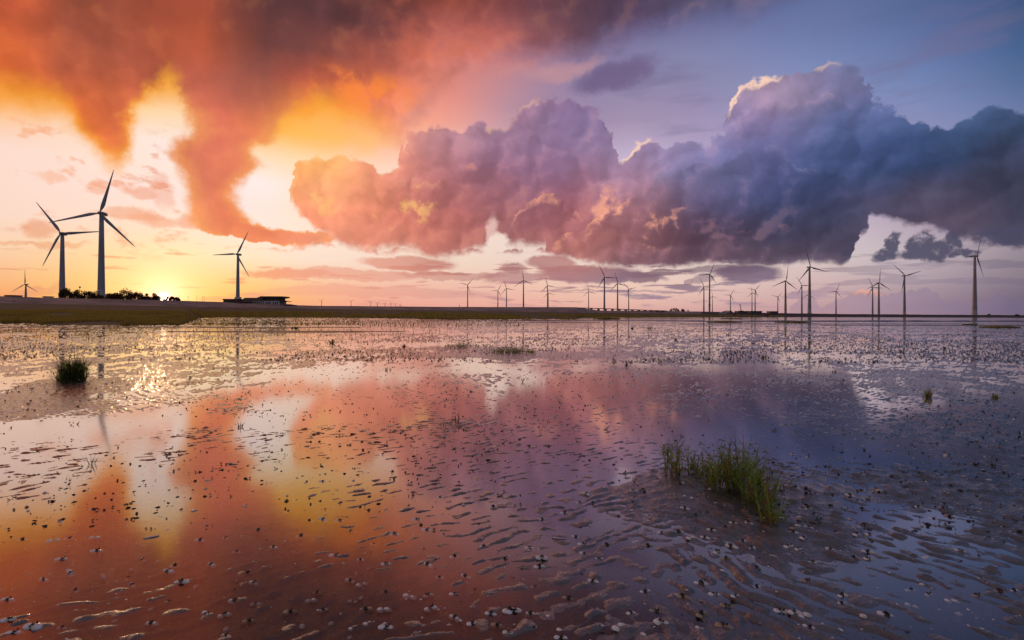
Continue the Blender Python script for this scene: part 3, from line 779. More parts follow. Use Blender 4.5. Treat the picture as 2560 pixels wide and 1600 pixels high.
islet(1300, 1340, 801, 3, 'dark small islet at the foot of the central marsh', 8)

# ------------------------------------------------------------------ wind turbines
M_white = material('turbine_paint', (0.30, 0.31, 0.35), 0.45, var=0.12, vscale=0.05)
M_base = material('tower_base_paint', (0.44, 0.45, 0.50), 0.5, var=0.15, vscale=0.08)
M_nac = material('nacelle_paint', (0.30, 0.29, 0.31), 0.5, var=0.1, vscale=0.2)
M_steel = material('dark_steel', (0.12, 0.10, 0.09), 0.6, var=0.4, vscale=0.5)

def blade_mesh(R):
    """aerofoil sections from root to tip, along +Z, chord in X"""
    secs = [(0.02, .020, .020, 0), (0.06, .034, .030, 0), (0.12, .060, .028, 20), (0.20, .078, .022, 16), (0.30, .070, .017, 12), (0.45, .054, .012, 8), (0.62, .041, .009, 5), (0.80, .029, .006, 2), (0.93, .019, .004, 1), (1.0, .006, .002, 0)]
    bm = bmesh.new(); rings = []
    for (t, c, th, tw) in secs:
        ring = []
        for k in range(10):
            a = 2 * math.pi * k / 10
            x = math.cos(a) * c * R * .5 + (c - .02) * R * .22; y = math.sin(a) * th * R * .5 * (1.0 if t < .1 else (1 - 0.4 * math.cos(a)))
            q = math.radians(tw)
            ring.append(bm.verts.new((x * math.cos(q) - y * math.sin(q), x * math.sin(q) + y * math.cos(q), t * R)))
        rings.append(ring)
    for A, B in zip(rings, rings[1:]):
        for k in range(10): bm.faces.new((A[k], A[(k + 1) % 10], B[(k + 1) % 10], B[k]))
    bm.faces.new(rings[0][::-1]); bm.faces.new(rings[-1])
    return bm

BL = {}
def turbine(hx, hy, by, rpx, ang, label, yaw=0.0, R=40.0, tw=1.0, base_px=None, platform=False, far=False):
    if hx > 700:                                       # they stand behind the dike
        R = max(R, rpx / FOC * float(interp(DDIST, hx)) * 1.10)
    Y = R * FOC / rpx
    hub = at_dist(hx, hy, Y); zb = zat(hx, by, Y) if by < 788 else min(0.0, zat(hx, by, Y))
    zb = max(zb - 1.5, -0.2) if zb > 0 else zb
    H = hub.z - zb
    root = empty('wind_turbine', (hub.x, hub.y, zb)); tag(root, label, 'wind turbine', 'wind turbines along the dike')
    yw = math.radians(yaw)
    rot = Matrix.Rotation(yw, 4, 'Z')
    bm = bmesh.new()
    r0, r1 = (0.074 if hx < 700 else 0.080 if hx < 1900 else 0.092) * R * tw, (0.040 if hx < 1900 else 0.040) * R * tw
    zs = [0, .12, .13, .40, .7, 1.0]
    N = 20 if not far else 10
    ring = []
    for z in zs:
        rr = r0 + (r1 - r0) * z ** .9
        ring.append([bm.verts.new((rr * math.cos(2 * math.pi * k / N), rr * math.sin(2 * math.pi * k / N), z * (H - .02 * R))) for k in range(N)])
    for i, (A, B) in enumerate(zip(ring, ring[1:])):
        for k in range(N):
            f = bm.faces.new((A[k], A[(k + 1) % N], B[(k + 1) % N], B[k])); f.material_index = 1 if i == 0 else 0
    bm.faces.new(ring[-1])
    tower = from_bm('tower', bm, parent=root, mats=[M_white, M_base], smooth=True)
    # nacelle and hub
    bm = bmesh.new(); bm_box(bm, -.036 * R, .036 * R, -.03 * R, .17 * R, -.035 * R, .04 * R)
    bmesh.ops.bevel(bm, geom=bm.edges[:], offset=.012 * R, segments=2, affect='EDGES')
    nac = from_bm('nacelle', bm, M_nac, root, True); nac.location = (0, 0, H); nac.rotation_euler = (0, 0, yw)
    bm = bmesh.new(); bmesh.ops.create_uvsphere(bm, u_segments=16, v_segments=10, radius=.036 * R)
    bmesh.ops.scale(bm, vec=(1, 1.5, 1), verts=bm.verts)
    hubo = from_bm('hub', bm, M_nac, root, True)
    off = rot @ Vector((0, -.07 * R, 0)); hubo.location = (off.x, off.y, H); hubo.rotation_euler = (0, 0, yw)
    if 'b' not in BL:
        me = bpy.data.meshes.new('blade'); bm = blade_mesh(1.0)
        for f in bm.faces: f.smooth = True
        bm.to_mesh(me); bm.free(); me.materials.append(M_white); BL['b'] = me
    for k in range(3):
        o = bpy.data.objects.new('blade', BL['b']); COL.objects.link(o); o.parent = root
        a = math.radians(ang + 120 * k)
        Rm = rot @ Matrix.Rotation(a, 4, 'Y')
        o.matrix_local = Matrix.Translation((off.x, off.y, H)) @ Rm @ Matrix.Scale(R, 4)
    if platform:
        bm = bmesh.new()
        for z, rr, hh in ((0.205, 1.9, .5), (0.235, 1.5, .8), (0.18, 1.45, .4)):
            bmesh.ops.create_cone(bm, cap_ends=True, segments=16, radius1=r0 * rr, radius2=r0 * rr, depth=hh * R * .02, matrix=Matrix.Translation((0, 0, z * H)))
        from_bm('platform', bm, M_steel, root)
    return root

T = [  # hub x, hub y, foot y, rotor px, angle, label, yaw
 (64.6, 711, 744, 37, 0, 'small wind turbine at the far left edge, one blade straight up', 0),
 (156, 584, 746, 92, -35, 'second tallest white turbine at left, its foot behind the left end of the bushes', 12),
 (254, 534, 745, 114, 16, 'tallest white turbine at left, rising behind the dark bushes', 10),
 (595, 636, 758, 66, 29, 'white turbine directly behind the pavilion on the dike', -8),
 (803.7, 752.6, 768, 9.5, 35, 'faint tiny turbine just right of the pavilion', 0),
 (878, 753.7, 769, 9, 60, 'faint tiny turbine alone between the first and the close row', 0),
 (927, 756.5, 770, 9.5, 57, 'leftmost of the six faint turbines standing in a close row', 0),
 (943.4, 757.9, 770, 9.5, -52, 'second from left of the six faint turbines in a close row', 0),
 (962.4, 759, 770, 8.5, 32, 'third from left of the six faint turbines in a close row', 0),
 (977, 759, 770, 8, 0, 'fourth from left of the six faint turbines in a close row', 0),
 (988.5, 760.3, 771, 8, 60, 'fifth from left of the six faint turbines in a close row', 0),
 (1000.4, 762.5, 771, 8, 0, 'rightmost of the six faint turbines in a close row', 0),
 (1169, 712, 770, 23, 42, 'turbine standing alone left of centre on the long grey dike', 0),
 (1244.6, 726.8, 770, 20, 28, 'shorter turbine of the close pair near picture centre', 0),
 (1266, 721, 770, 22, -18, 'right turbine of the close pair near picture centre', 0),
 (1308.6, 700.8, 770, 28, -6, 'tall turbine right of the central close pair', 0),
 (1369, 713.6, 770, 24, -17, 'front turbine of two whose towers line up right of centre', 0),
 (1370.5, 732.6, 770, 18, 105, 'turbine hidden behind another so only its lower blades show', 0),
 (1471.6, 728.4, 780, 20, -12, 'small turbine at the left end of the sluice bridge', 0),
 (1511, 693, 780, 36, -27, 'tallest turbine behind the sluice bridge', 10),
 (1544, 708.6, 780, 30, -15, 'turbine right of the tallest one at the sluice bridge', 0),
 (1571.7, 722.6, 780, 21, -42, 'shorter turbine at the middle of the sluice bridge', 0),
 (1759.7, 716.9, 781, 26, -27, 'slim turbine left of the one with the work platform', 0),
 (1774, 685.5, 783, 32, 22, 'tall turbine with a work platform round its lower tower', 14),
 (1781, 741, 781, 16, -10, 'tiny turbine peeping out behind the platform turbine', 0),
 (1826, 737.9, 781, 19, 32, 'small turbine between the platform turbine and the crane jib', 0),
 (1880, 732, 782, 19, -13, 'left and shorter turbine of the pair above the factory sheds', 0),
 (1887.8, 725, 782, 21, 42, 'right and taller turbine of the pair above the factory sheds', 0),
 (1944.5, 742, 783, 17, 42, 'tiny turbine beside the right-hand factory shed', 0),
 (1963.8, 702.6, 785, 38, 8, 'turbine right of the factory sheds, one blade pointing up', 0),
 (2004.6, 714, 785, 27, -33, 'smaller turbine just left of the tall one right of centre', 0),
 (2024, 668, 785, 50, -17, 'tall wide-footed turbine under the end of the dark cloud', 8),
 (2021, 736.5, 785, 19, 2, 'turbine hidden behind the tall wide-footed tower', 0),
 (2090, 728, 786, 22, 22, 'lone small turbine right of the tall wide-footed one', 0),
 (2181.5, 718.8, 788.5, 28, -27, 'shorter turbine of the close pair before the far pink cloud', 0),
 (2197, 707, 788.5, 36, 3, 'taller turbine of the close pair before the far pink cloud', 0),
 (2261, 689.5, 789, 42, -47, 'turbine left of the great right-edge turbine, blades in a wide V', 0),
 (2437, 640.5, 790, 63, 24, 'largest turbine on the right, close to the right edge', 28),
]
for t in T:
    turbine(*t[:6], yaw=t[6], platform='work platform' in t[5] and t[0] > 1770, far=t[3] < 24)

# ------------------------------------------------------------------ pavilion on the dike
M_wall = material('pale_wall', (0.66, 0.64, 0.66), 0.7, var=0.2, vscale=0.5)
M_brown = material('brown_timber', (0.10, 0.055, 0.04), 0.7, var=0.35, vscale=0.6)
M_roof = material('dark_roof', (0.075, 0.055, 0.05), 0.8, var=0.3, vscale=0.4)
M_glass = material('window_glass', (0.05, 0.05, 0.06), 0.08, var=0.2, ior=1.5)
YB = 340.0
s_ = YB / FOC                                          # metres per photo pixel at the pavilion
org = at_dist(558, 761.5, YB); zb0 = org.z
pav = empty('pavilion', (org.x, YB, zb0)); tag(pav, 'long low pavilion with dark roofs and a columned terrace on the dike', 'building')
def P_(px, py): return ((px - 558) * s_, (761.5 - py) * s_)
def pbox(name, x0, x1, yt, yb, d0, d1, mat, parent=pav):
    (a, zt), (b_, zb_) = P_(x0, yt), P_(x1, yb)
    bm = bmesh.new(); bm_box(bm, a, b_, d0, d1, zb_, zt); return from_bm(name, bm, mat, parent)
pbox('wall', 558, 600, 749.6, 764, 0, 7, M_brown)      # low left wing
pbox('roof', 557, 601, 747.2, 749.6, -.5, 7.5, M_roof)
pbox('wall', 584, 594, 742, 747.2, 1, 5, M_wall)
def hip(x0, x1, xr0, xr1, ytop, yb, d0, d1, name='roof'):
    bm = bmesh.new(); q = [P_(x0, yb), P_(x1, yb), P_(xr0, ytop), P_(xr1, ytop)]
    dm = (d0 + d1) / 2
    vs = [bm.verts.new(p) for p in [(q[0][0], d0, q[0][1]), (q[1][0], d0, q[1][1]), (q[1][0], d1, q[1][1]), (q[0][0], d1, q[0][1]), (q[2][0], dm - .4, q[2][1]), (q[3][0], dm - .4, q[3][1]), (q[3][0], dm + .4, q[3][1]), (q[2][0], dm + .4, q[2][1])]]
    for f in [(0, 3, 2, 1), (4, 5, 6, 7), (0, 1, 5, 4), (1, 2, 6, 5), (2, 3, 7, 6), (3, 0, 4, 7)]: bm.faces.new([vs[i] for i in f])
    return from_bm(name, bm, M_roof, pav)
pbox('wall', 598, 640, 755, 764, .5, 8, M_brown)
hip(596, 641, 604, 634, 743.6, 755, -.3, 9)
pbox('wall', 632, 690, 751.5, 764, 0, 9, M_wall)
hip(630, 684, 638, 676, 741.6, 751.5, -1, 10)
pbox('wall', 662, 701, 750.8, 764, -1.2, 9, M_wall)
pbox('wall', 664, 700, 745, 750.8, .5, 8, M_brown)
pbox('roof', 652, 708, 740.2, 743.8, -1.4, 10, M_roof)
pbox('roof', 656, 704, 743.8, 745.0, -.4, 9, M_brown)
pbox('floor_band', 661, 703, 750.2, 751.4, -1.6, 9, M_brown)
for i, x in enumerate((634, 638.5, 643, 648, 653, 658)):
    w_ = pbox('window', x, x + 2.4, 753.8, 760.5, -.06, 0.02, M_glass)
for x in (666, 671, 676, 684, 689, 694): pbox('window', x, x + 3, 754, 760.5, -1.26, -1.18, M_glass)
for x in (668, 675, 683, 691): pbox('window', x, x + 4.5, 746, 749.6, .42, .52, M_glass)
for k in range(5): pbox('skylight', 639.5 + 3.6 * k, 642.3 + 3.6 * k, 745.0, 749.5, 2.2, 2.3, M_glass)
for x in (562, 567, 574, 580): pbox('window', x, x + 2.5, 751.5, 757, -.06, .02, M_glass)
pbox('terrace_roof', 700, 718, 752.2, 753.6, -1.5, 7, M_brown)
for x in (702, 709, 716.2): pbox('column', x, x + .8, 753.6, 764, -1.4, -1.1, M_brown)
pbox('terrace', 628, 727, 761.3, 768, -3, 10, M_roof)

# ------------------------------------------------------------------ bushes and trees on the dike
M_leaf = leaf_material('dark_leaves', (0.06, 0.045, 0.018), (0.09, 0.05, 0.02), 0.8, .35)
M_bark = material('bark', (0.06, 0.045, 0.035), 0.9, var=0.3, vscale=3)
def bush(px, pyb, wpx, hpx, Y, label, seed, cat='bush', name='bush', trunk=0.0):
    g = np.random.default_rng(seed); s = Y / FOC
    b0 = at_dist(px, pyb, Y); root = empty(name, b0); tag(root, label, cat, 'bushes and trees on the dike')
    W, H = wpx * s / 2, hpx * s
    bm = bmesh.new()
    for k in range(5):
        a = g.uniform(0, 6.28); q = g.uniform(.2, .7)
        bm_tube(bm, [(0, 0, -.8), (math.cos(a) * W * .15, math.sin(a) * W * .15, H * .25), (math.cos(a) * W * q, math.sin(a) * W * q * .6, H * g.uniform(.55, .8))], [.16 + .01 * H, .1, .03], 5)
    from_bm('trunk', bm, M_bark, root)
    nc = max(10, int(W * 5)); cen = []
    for k in range(nc):
        x = g.uniform(-1, 1); zc = H * (trunk + (1 - trunk) * g.uniform(.05, .8) * math.sqrt(max(.05, 1 - x * x)))
        cen.append((x * W * .85, g.normal(0, .3) * W * .5, zc, g.uniform(.16, .30) * H))
    N = 2600; V = []; Fc = []
    cen = np.array(cen)
    k = g.integers(0, nc, N); d = g.normal(0, 1, (N, 3)); d /= np.linalg.norm(d, axis=1)[:, None]
    P = cen[k, :3] + d * (cen[k, 3] * g.uniform(.5, 1.12, N))[:, None]; P[:, 2] = np.clip(P[:, 2], 0.1, H * 1.02)
    sz = g.uniform(.14, .30, N)[:, None] * (0.7 + H * .06)
    a1 = g.normal(0, 1, (N, 3)); a1 /= np.linalg.norm(a1, axis=1)[:, None]; a2 = np.cross(a1, g.normal(0, 1, (N, 3))); a2 /= np.linalg.norm(a2, axis=1)[:, None]
    V = np.stack([P - a1 * sz, P + a2 * sz * .7, P + a1 * sz, P - a2 * sz * .7], 1).reshape(-1, 3)
    Fq = np.arange(N * 4).reshape(N, 4)
    from_np('crown', V, Fq, M_leaf, root)
BU = [(166, 747, 30, 22, 'dense bush at the left end of the thicket, against a turbine foot'), (190, 748, 34, 20, 'broad round bush second from the left in the thicket'), (218, 748, 30, 19, 'bush just left of the tallest turbine foot'),
      (243, 748, 30, 17, 'low bush in front of the tallest turbine foot'), (268, 749, 32, 16, 'low flat bush right of the tallest turbine foot'), (292, 749, 30, 17, 'bush at the left side of the tall dark tree'),
      (342, 750, 32, 18, 'bush between the tall dark tree and the setting sun'), (364, 751, 24, 15, 'small bush second from the setting sun'), (387, 752, 20, 18, 'rounded bush touching the left side of the setting sun'),
      (424, 752, 22, 11, 'small thin bush touching the right side of the setting sun'), (441, 752, 14, 8, 'lowest scrub right of the setting sun')]
for i, (x, y, w0, h0, lb) in enumerate(BU): bush(x, y, w0 * 1.25, h0 * 1.2, 268, lb, 100 + i)
bush(316, 750, 46, 30, 272, 'tallest dark tree of the thicket, left of the sun', 150, 'tree', 'tree')
bush(1686, 779, 26, 10, 640, 'wide dark bush on the far dike right of the sluice bridge', 160)
bush(1706, 779, 12, 8, 640, 'small round bush on the far dike beside a wider one', 161)
bush(1818, 783, 34, 8, 660, 'low wide clump of trees left of the crane jib', 162, 'trees')
bush(2473, 790.5, 10, 6, 960, 'small round tree on the far dike right of the largest right turbine', 163, 'tree', 'tree')
bush(2508, 791, 16, 3.5, 960, 'low scrub between two trees near the right edge', 164)
bush(2543, 791, 14, 7, 960, 'dark tree on the far dike at the right edge', 165, 'tree', 'tree')
bush(1955, 786, 26, 4, 760, 'low scrub right of the factory sheds', 166)

# ------------------------------------------------------------------ sluice bridge, sheds, crane, small poles
M_conc = material('dark_concrete', (0.13, 0.09, 0.085), 0.85, var=0.3, vscale=0.3)
n_p = 13; xa, ya, xb, yb_ = 1447, 768.5, 1668, 776.3
brY = 560.0
br = empty('sluice_bridge', at_dist(xa, ya, brY)); tag(br, 'long low sluice bridge with many openings on the far dike', 'bridge')
o0 = Vector(br.location)
def bp(px, py, d=0): return at_dist(px, py, brY) - o0 + Vector((0, d, 0))
def prism(name, quad, depth, mat, parent):
    bm = bmesh.new(); f_ = [bm.verts.new(bp(*q)) for q in quad]; k_ = [bm.verts.new(bp(*q) + Vector((0, depth, 0))) for q in quad]
    bm.faces.new(f_); bm.faces.new(k_[::-1])
    for i in range(4): bm.faces.new((f_[i], k_[i], k_[(i + 1) % 4], f_[(i + 1) % 4]))
    return from_bm(name, bm, mat, parent)
yl = lambda x: ya + (yb_ - ya) * (x - xa) / (xb - xa)
prism('deck', [(xa - 6, yl(xa - 6) + 1.6), (xb, yl(xb) + 1.4), (xb, yl(xb)), (xa - 6, yl(xa - 6))], 8, M_conc, br)
for k in range(n_p):
    x = xa + 12 + (xb - xa - 14) * (k / (n_p - 1)) ** 1.0 * (1.12 - .12 * k / (n_p - 1)) * .96
    wd = 4.2 - k * .08
    prism('pier', [(x, 781), (x + wd, 781), (x + wd, yl(x) + 1.5), (x, yl(x) + 1.5)], 7, M_conc, br)
M_shed = material('shed_cladding', (0.12, 0.09, 0.10), 0.8, var=0.25, vscale=0.2)
M_shedw = material('white_cladding', (0.60, 0.58, 0.62), 0.6, var=0.15, vscale=0.2)
def shed(x0, x1, y0, y1, Y, mat, label, roofm=None):
    a = at_dist(x0, y1, Y); b_ = at_dist(x1, y0, Y)
    r = empty('shed', a); tag(r, label, 'shed', 'low buildings along the far dike')
    W, H = b_.x - a.x, b_.z - a.z
    bm = bmesh.new(); bm_box(bm, 0, W, 0, W * .5 + 3, -1, H * .84); from_bm('wall', bm, mat, r)
    bm = bmesh.new(); bm_box(bm, -.3, W + .3, -.3, W * .5 + 3.3, H * .84, H); from_bm('roof', bm, roofm or M_roof, r)
    bm = bmesh.new(); bm_box(bm, W * .35, W * .5, -.06, .0, -.5, H * .5); from_bm('door', bm, M_steel, r)
shed(1845, 1872, 777.5, 784, 640, M_shed, 'dark factory shed left of the paired turbines')
shed(1878, 1905, 777.5, 784, 650, M_shed, 'dark factory shed below the paired turbines')
shed(1924.5, 1944.5, 778, 785, 650, M_shed, 'dark factory shed standing apart on the right')
shed(1803, 1816, 779.4, 782.5, 600, M_shedw, 'white low shed beside the clump of trees')
shed(1719, 1722, 775, 779, 600, M_shedw, 'tiny white hut on the dike left of the platform turbine')
shed(1741, 1745, 779.5, 781.5, 600, M_shedw, 'small pale hut below the slim turbine')
shed(11, 31, 737.6, 742.5, 240, M_shed, 'low dark flat-roofed hut at the far left on the dike')
shed(107, 116, 740.5, 745.5, 245, M_shedw, 'small pale hut left of the second tallest turbine')
shed(135, 139, 744.6, 747, 245, M_shed, 'tiny dark hut at the foot of the second tallest turbine')
cr = empty('crane', at_dist(1853, 779, 660)); tag(cr, 'dark crane jib leaning left above the factory sheds', 'crane')
bm = bmesh.new(); sc_ = 660 / FOC
for dxx in (-.5, .5):
    bm_tube(bm, [(dxx, 0, 0), (-3.2 * sc_ + dxx, 0, 19 * sc_)], .22, 6)
for k in range(9):
    t = k / 9; bm_tube(bm, [(-3.2 * sc_ * t - .5, 0, 19 * sc_ * t), (-3.2 * sc_ * (t + .1) + .5, 0, 19 * sc_ * (t + .1))], .12, 5)
from_bm('jib', bm, M_steel, cr)
bm = bmesh.new(); bm_box(bm, -2.5, 2.5, -1.5, 1.5, -2, 1.2); from_bm('cab', bm, M_steel, cr)
def pole(px, pyt, pyb, Y, label, ball=False, name='pole'):
    b0 = at_dist(px, pyb, Y); H = (pyb - pyt) * Y / FOC
    r = empty(name, b0); tag(r, label, 'pole', 'thin poles on the dike')
    bm = bmesh.new(); bm_tube(bm, [(0, 0, -1), (0, 0, H)], [.09, .06], 6); from_bm('shaft', bm, M_steel, r)
    if ball:
        bm = bmesh.new(); bmesh.ops.create_uvsphere(bm, u_segments=10, v_segments=8, radius=.45, matrix=Matrix.Translation((0, 0, H))); from_bm('ball', bm, M_steel, r)
    else:
        bm = bmesh.new(); bm_box(bm, -.5, .1, -.08, .08, H - .06, H + .08); from_bm('arm', bm, M_steel, r)
pole(199.5, 718, 745, 262, 'thin mast topped by a ball above the bushes', True, 'mast')
pole(448, 738, 752, 280, 'first thin pole right of the setting sun')
pole(470.5, 741, 752.5, 285, 'second thin pole right of the setting sun')
pole(492, 740, 753, 290, 'third thin pole right of the setting sun')
pole(507, 742, 753.5, 295, 'left pole of the last close pair right of the sun')
pole(510.5, 741, 753.5, 295, 'right pole of the last close pair right of the sun')
pole(220, 736, 751, 250, 'pale lamp post before the bushes left of the tallest turbine', name='lamp_post')
pole(307, 737, 752, 250, 'pale lamp post before the tall dark tree', name='lamp_post')
pole(1148.5, 763.5, 769, 430, 'tiny beacon post on the grey dike left of the lone turbine', True, 'beacon')
pole(35, 752, 764, 190, 'stake on the marsh edge at far left', name='stake')

# ------------------------------------------------------------------ cockle shells on the mud
M_shell = material('white_shell', (0.82, 0.81, 0.80), 0.30, base2=(0.62, 0.57, 0.50), vscale=60, bump=0.0006, bscale=300)
M_shellb = material('tan_shell', (0.48, 0.36, 0.22), 0.4, base2=(0.25, 0.18, 0.12), vscale=70, bump=0.0006, bscale=300)
M_weed = material('dark_weed', (0.020, 0.020, 0.016), 0.5, base2=(0.04, 0.035, 0.02), vscale=90)
M_cast = material('dark_mud_crumb', (0.035, 0.028, 0.025), 0.8, base2=(0.06, 0.048, 0.04), vscale=30)

def surf(x, y):
    return float(mud_height(np.array([x]), np.array([y]))[0])

def valve_mesh(name, mat, seed, L=0.017):
    """one cockle valve: a ribbed, fan-shaped dome with its beak at the back"""
    g = random.Random(seed); nu, nv = 22, 7
    V, F = [], []
    for j in range(nv + 1):
        t = j / nv                                        # beak -> rim
        for i in range(nu):
            a = 2 * math.pi * i / nu
            rr = math.sin(t * math.pi / 2)
            rib = 1 + 0.035 * math.cos(a * 11) * t
            x = math.cos(a) * rr * rib * 1.08; y = math.sin(a) * rr * rib * .92 + (1 - rr) * .25
            z = math.cos(t * math.pi / 2) ** .8 * .72
            V.append((x * L, y * L, z * L))
    for j in range(nv):
        for i in range(nu):
            F.append((j * nu + i, j * nu + (i + 1) % nu, (j + 1) * nu + (i + 1) % nu, (j + 1) * nu + i))
    me = bpy.data.meshes.new(name); me.from_pydata(V, [], F); me.materials.append(mat)
    for p in me.polygons: p.use_smooth = True
    return me
def weed_mesh(seed):
    g = random.Random(seed); bm = bmesh.new()
    for k in range(7):
        a = g.uniform(0, 6.28); r = g.uniform(0, .010)
        m_ = Matrix.Translation((math.cos(a) * r, math.sin(a) * r, g.uniform(.004, .014))) @ Euler((g.uniform(0, 3), g.uniform(0, 3), 0)).to_matrix().to_4x4() @ Matrix.Diagonal((1, .6, .5, 1))
        bmesh.ops.create_icosphere(bm, subdivisions=1, radius=g.uniform(.003, .0065), matrix=m_)
    me = bpy.data.meshes.new('weed'); bm.to_mesh(me); bm.free(); me.materials.append(M_weed); return me
VW = [valve_mesh('valve', M_shell, k, .0165) for k in range(2)] + [valve_mesh('valve', M_shellb, 9, .0165)]
WD = [weed_mesh(k) for k in range(4)]

def zone(px, py):
    if px < 700: return ('lower left' if py > 1350 else 'left')
    if px < 1290: return ('bottom middle' if py > 1350 else 'middle')
    if px < 1960: return ('right of the middle' if py > 1300 else 'by the left side of the big grass tuft')
    return ('lower right' if py > 1350 else 'right')
SHADE = {'lower left': 'on the brown film at lower left', 'left': 'in the orange shallows at left', 'bottom middle': 'on the dark film at bottom middle', 'middle': 'in the salmon shallows',
         'right of the middle': 'on the ripples below the grass', 'by the left side of the big grass tuft': 'on lilac sand left of the grass', 'lower right': 'on the slate-blue ripples at lower right', 'right': 'in blue shallows right of the grass'}
KIND = {'single': 'single white cockle valve', 'tan': 'tan open cockle', 'weed': 'weed-topped open white cockle', 'clean': 'clean open white cockle'}
ONES = 'first second third fourth fifth sixth seventh eighth ninth tenth eleventh twelfth thirteenth fourteenth fifteenth sixteenth seventeenth eighteenth nineteenth twentieth'.split()
TENS = {2: 'twenty', 3: 'thirty', 4: 'forty'}
def ordinal(k):
    return ONES[k] if k < 20 else TENS[(k + 1) // 10] + ('-' + ONES[(k + 1) % 10 - 1] if (k + 1) % 10 else 'th').replace('tyth', 'tieth')
def shell(px, py, kind, sc, rank, count):
    p = on_ground(px, py); z = surf(p.x, p.y); z = max(z, -0.004)
    g = random.Random(int(px * 13 + py * 7))
    zn = zone(px, py)
    root = empty('cockle_shell', (p.x, p.y, z - .0055), g.uniform(-.7, .7)); root.scale = (sc,) * 3
    place = 'only one' if count == 1 else 'leftmost' if rank == 0 else 'rightmost' if rank == count - 1 else ordinal(rank) + ' from left'
    lab = KIND[kind] + ', ' + place + ' ' + SHADE[zn]; grp = 'cockle shells ' + SHADE[zn]
    if kind == 'single': parts = [((0, 0, 0), (g.uniform(-.15, .15), g.uniform(-.2, .2), g.uniform(0, 6)), VW[0])]
    elif kind == 'tan': parts = [((-.0165, 0, .001), (.1, .25, .2), VW[2]), ((.0165, 0, .001), (.1, -.25, 2.9), VW[2])]
    else: parts = [((-.0165, 0, .001), (.1, .28, .2), VW[0]), ((.0165, 0, .001), (.1, -.28, 2.9), VW[1])]
    tag(root, lab, 'shell', grp)
    for loc, rot_, me in parts:
        o = bpy.data.objects.new('valve', me); COL.objects.link(o); o.parent = root; o.location = loc; o.rotation_euler = rot_
        s = g.uniform(.9, 1.1); o.scale = (s, s, s * g.uniform(.8, 1.1))
    if kind in ('weed', 'tan'):
        o = bpy.data.objects.new('weed', WD[g.randrange(4)]); COL.objects.link(o); o.parent = root; o.location = (g.uniform(-.006, .006), g.uniform(-.004, .004), .003)
        o.scale = (1.4, 1.1, 1.2)

W_, C_, S_, T_ = 'weed', 'clean', 'single', 'tan'
SH = [(238,1343,C_),(243,1376,W_),(177,1431,W_),(328,1420,S_),(421,1426,W_),(454,1455,W_),(438,1412,W_),(529,1410,C_),(489,1462,S_),(500,1349,C_),(83,1568,W_),(634,1455,W_),(377,1519,S_),(286,1548,S_),(565,1568,S_),(58,1347,W_),(190,1472,W_),(292,1449,S_),
 (776,1300,C_),(807,1298,W_),(848,1300,C_),(684,1367,W_),(838,1387,C_),(875,1449,W_),(905,1458,C_),(874,1498,S_),(889,1499,S_),(902,1491,S_),(916,1521,T_),(960,1521,C_),(755,1562,S_),(827,1554,S_),(876,1570,S_),(914,1558,S_),(966,1567,W_),(961,1557,S_),(874,1589,S_),(1024,1489,C_),(1070,1410,C_),(986,1334,W_),(1067,1324,W_),(1135,1390,C_),(1165,1438,W_),(1137,1484,W_),(1137,1542,W_),(1227,1534,W_),(1244,1562,T_),(1275,1526,W_),(1262,1397,T_),(1042,1298,C_),(727,1527,T_),(1255,1241,W_),(1041,1578,S_),
 (1325,1369,W_),(1346,1372,S_),(1420,1399,S_),(1349,1416,W_),(1439,1341,W_),(1458,1362,C_),(1588,1353,C_),(1622,1364,T_),(1697,1331,W_),(1654,1332,W_),(1727,1348,C_),(1763,1345,W_),(1780,1326,W_),(1833,1311,W_),(1872,1314,W_),(1857,1355,W_),(1830,1367,W_),(1878,1373,W_),(1814,1397,T_),(1804,1430,S_),(1752,1457,W_),(1640,1527,T_),(1646,1545,S_),(1655,1560,C_),(1810,1567,T_),(1403,1593,W_),(1285,1528,W_),(1547,1570,C_),(1608,1585,S_),(1370,1540,S_),(1398,1574,S_),(1449,1256,W_),(1465,1237,W_),(1605,1224,T_),(1584,1229,W_),(1788,1260,S_),(1711,1244,S_),(1788,1240,S_),
 (1949,1303,C_),(2022,1321,W_),(2051,1314,S_),(1997,1294,C_),(1985,1337,W_),(2009,1348,W_),(1970,1367,W_),(1997,1373,W_),(2077,1380,W_),(2170,1380,W_),(2137,1396,T_),(2170,1397,W_),(2179,1352,T_),(2173,1335,W_),(2140,1337,W_),(2015,1451,T_),(2052,1447,S_),(2277,1472,W_),(2305,1461,S_),(2280,1512,C_),(2214,1535,W_),(1955,1528,W_),(1986,1536,W_),(2010,1540,C_),(2158,1542,S_),(2444,1487,T_),(2397,1532,S_),(2441,1542,S_),(2499,1478,T_),(2535,1475,W_),(2375,1292,T_),(2440,1280,W_),(2143,1229,T_),(2125,1240,W_),(2189,1223,T_),(2015,1268,T_),(2457,1572,S_),(2101,1576,S_)]
g = random.Random(5)
SC = [g.uniform(.72, 1.0) * (1.1 if q[1] > 1500 else 1.0) * (.72 if q[2] == 'single' else 1) for q in SH]
SH = [(x, y, W_ if k == C_ and g.random() < .6 else k) for x, y, k in SH]
while len(SH) < 285:
    y = 1120 + 470 * g.random() ** .8; x = g.uniform(20, 2540)
    if any(abs(x - q[0]) < 30 and abs(y - q[1]) < 16 for q in SH): continue
    k = g.choices([W_, C_, S_, T_], [8, 1, 5, 2])[0]
    SH.append((x, y, k)); SC.append(g.uniform(.6, .95) if k != S_ else g.uniform(.25, .55))
byz = {}
for i, (x, y, k) in enumerate(SH): byz.setdefault((k, zone(x, y)), []).append((x, i))
for lst in byz.values():
    lst.sort()
    for rank, (_, i) in enumerate(lst): shell(SH[i][0], SH[i][1], SH[i][2], SC[i], rank, len(lst))
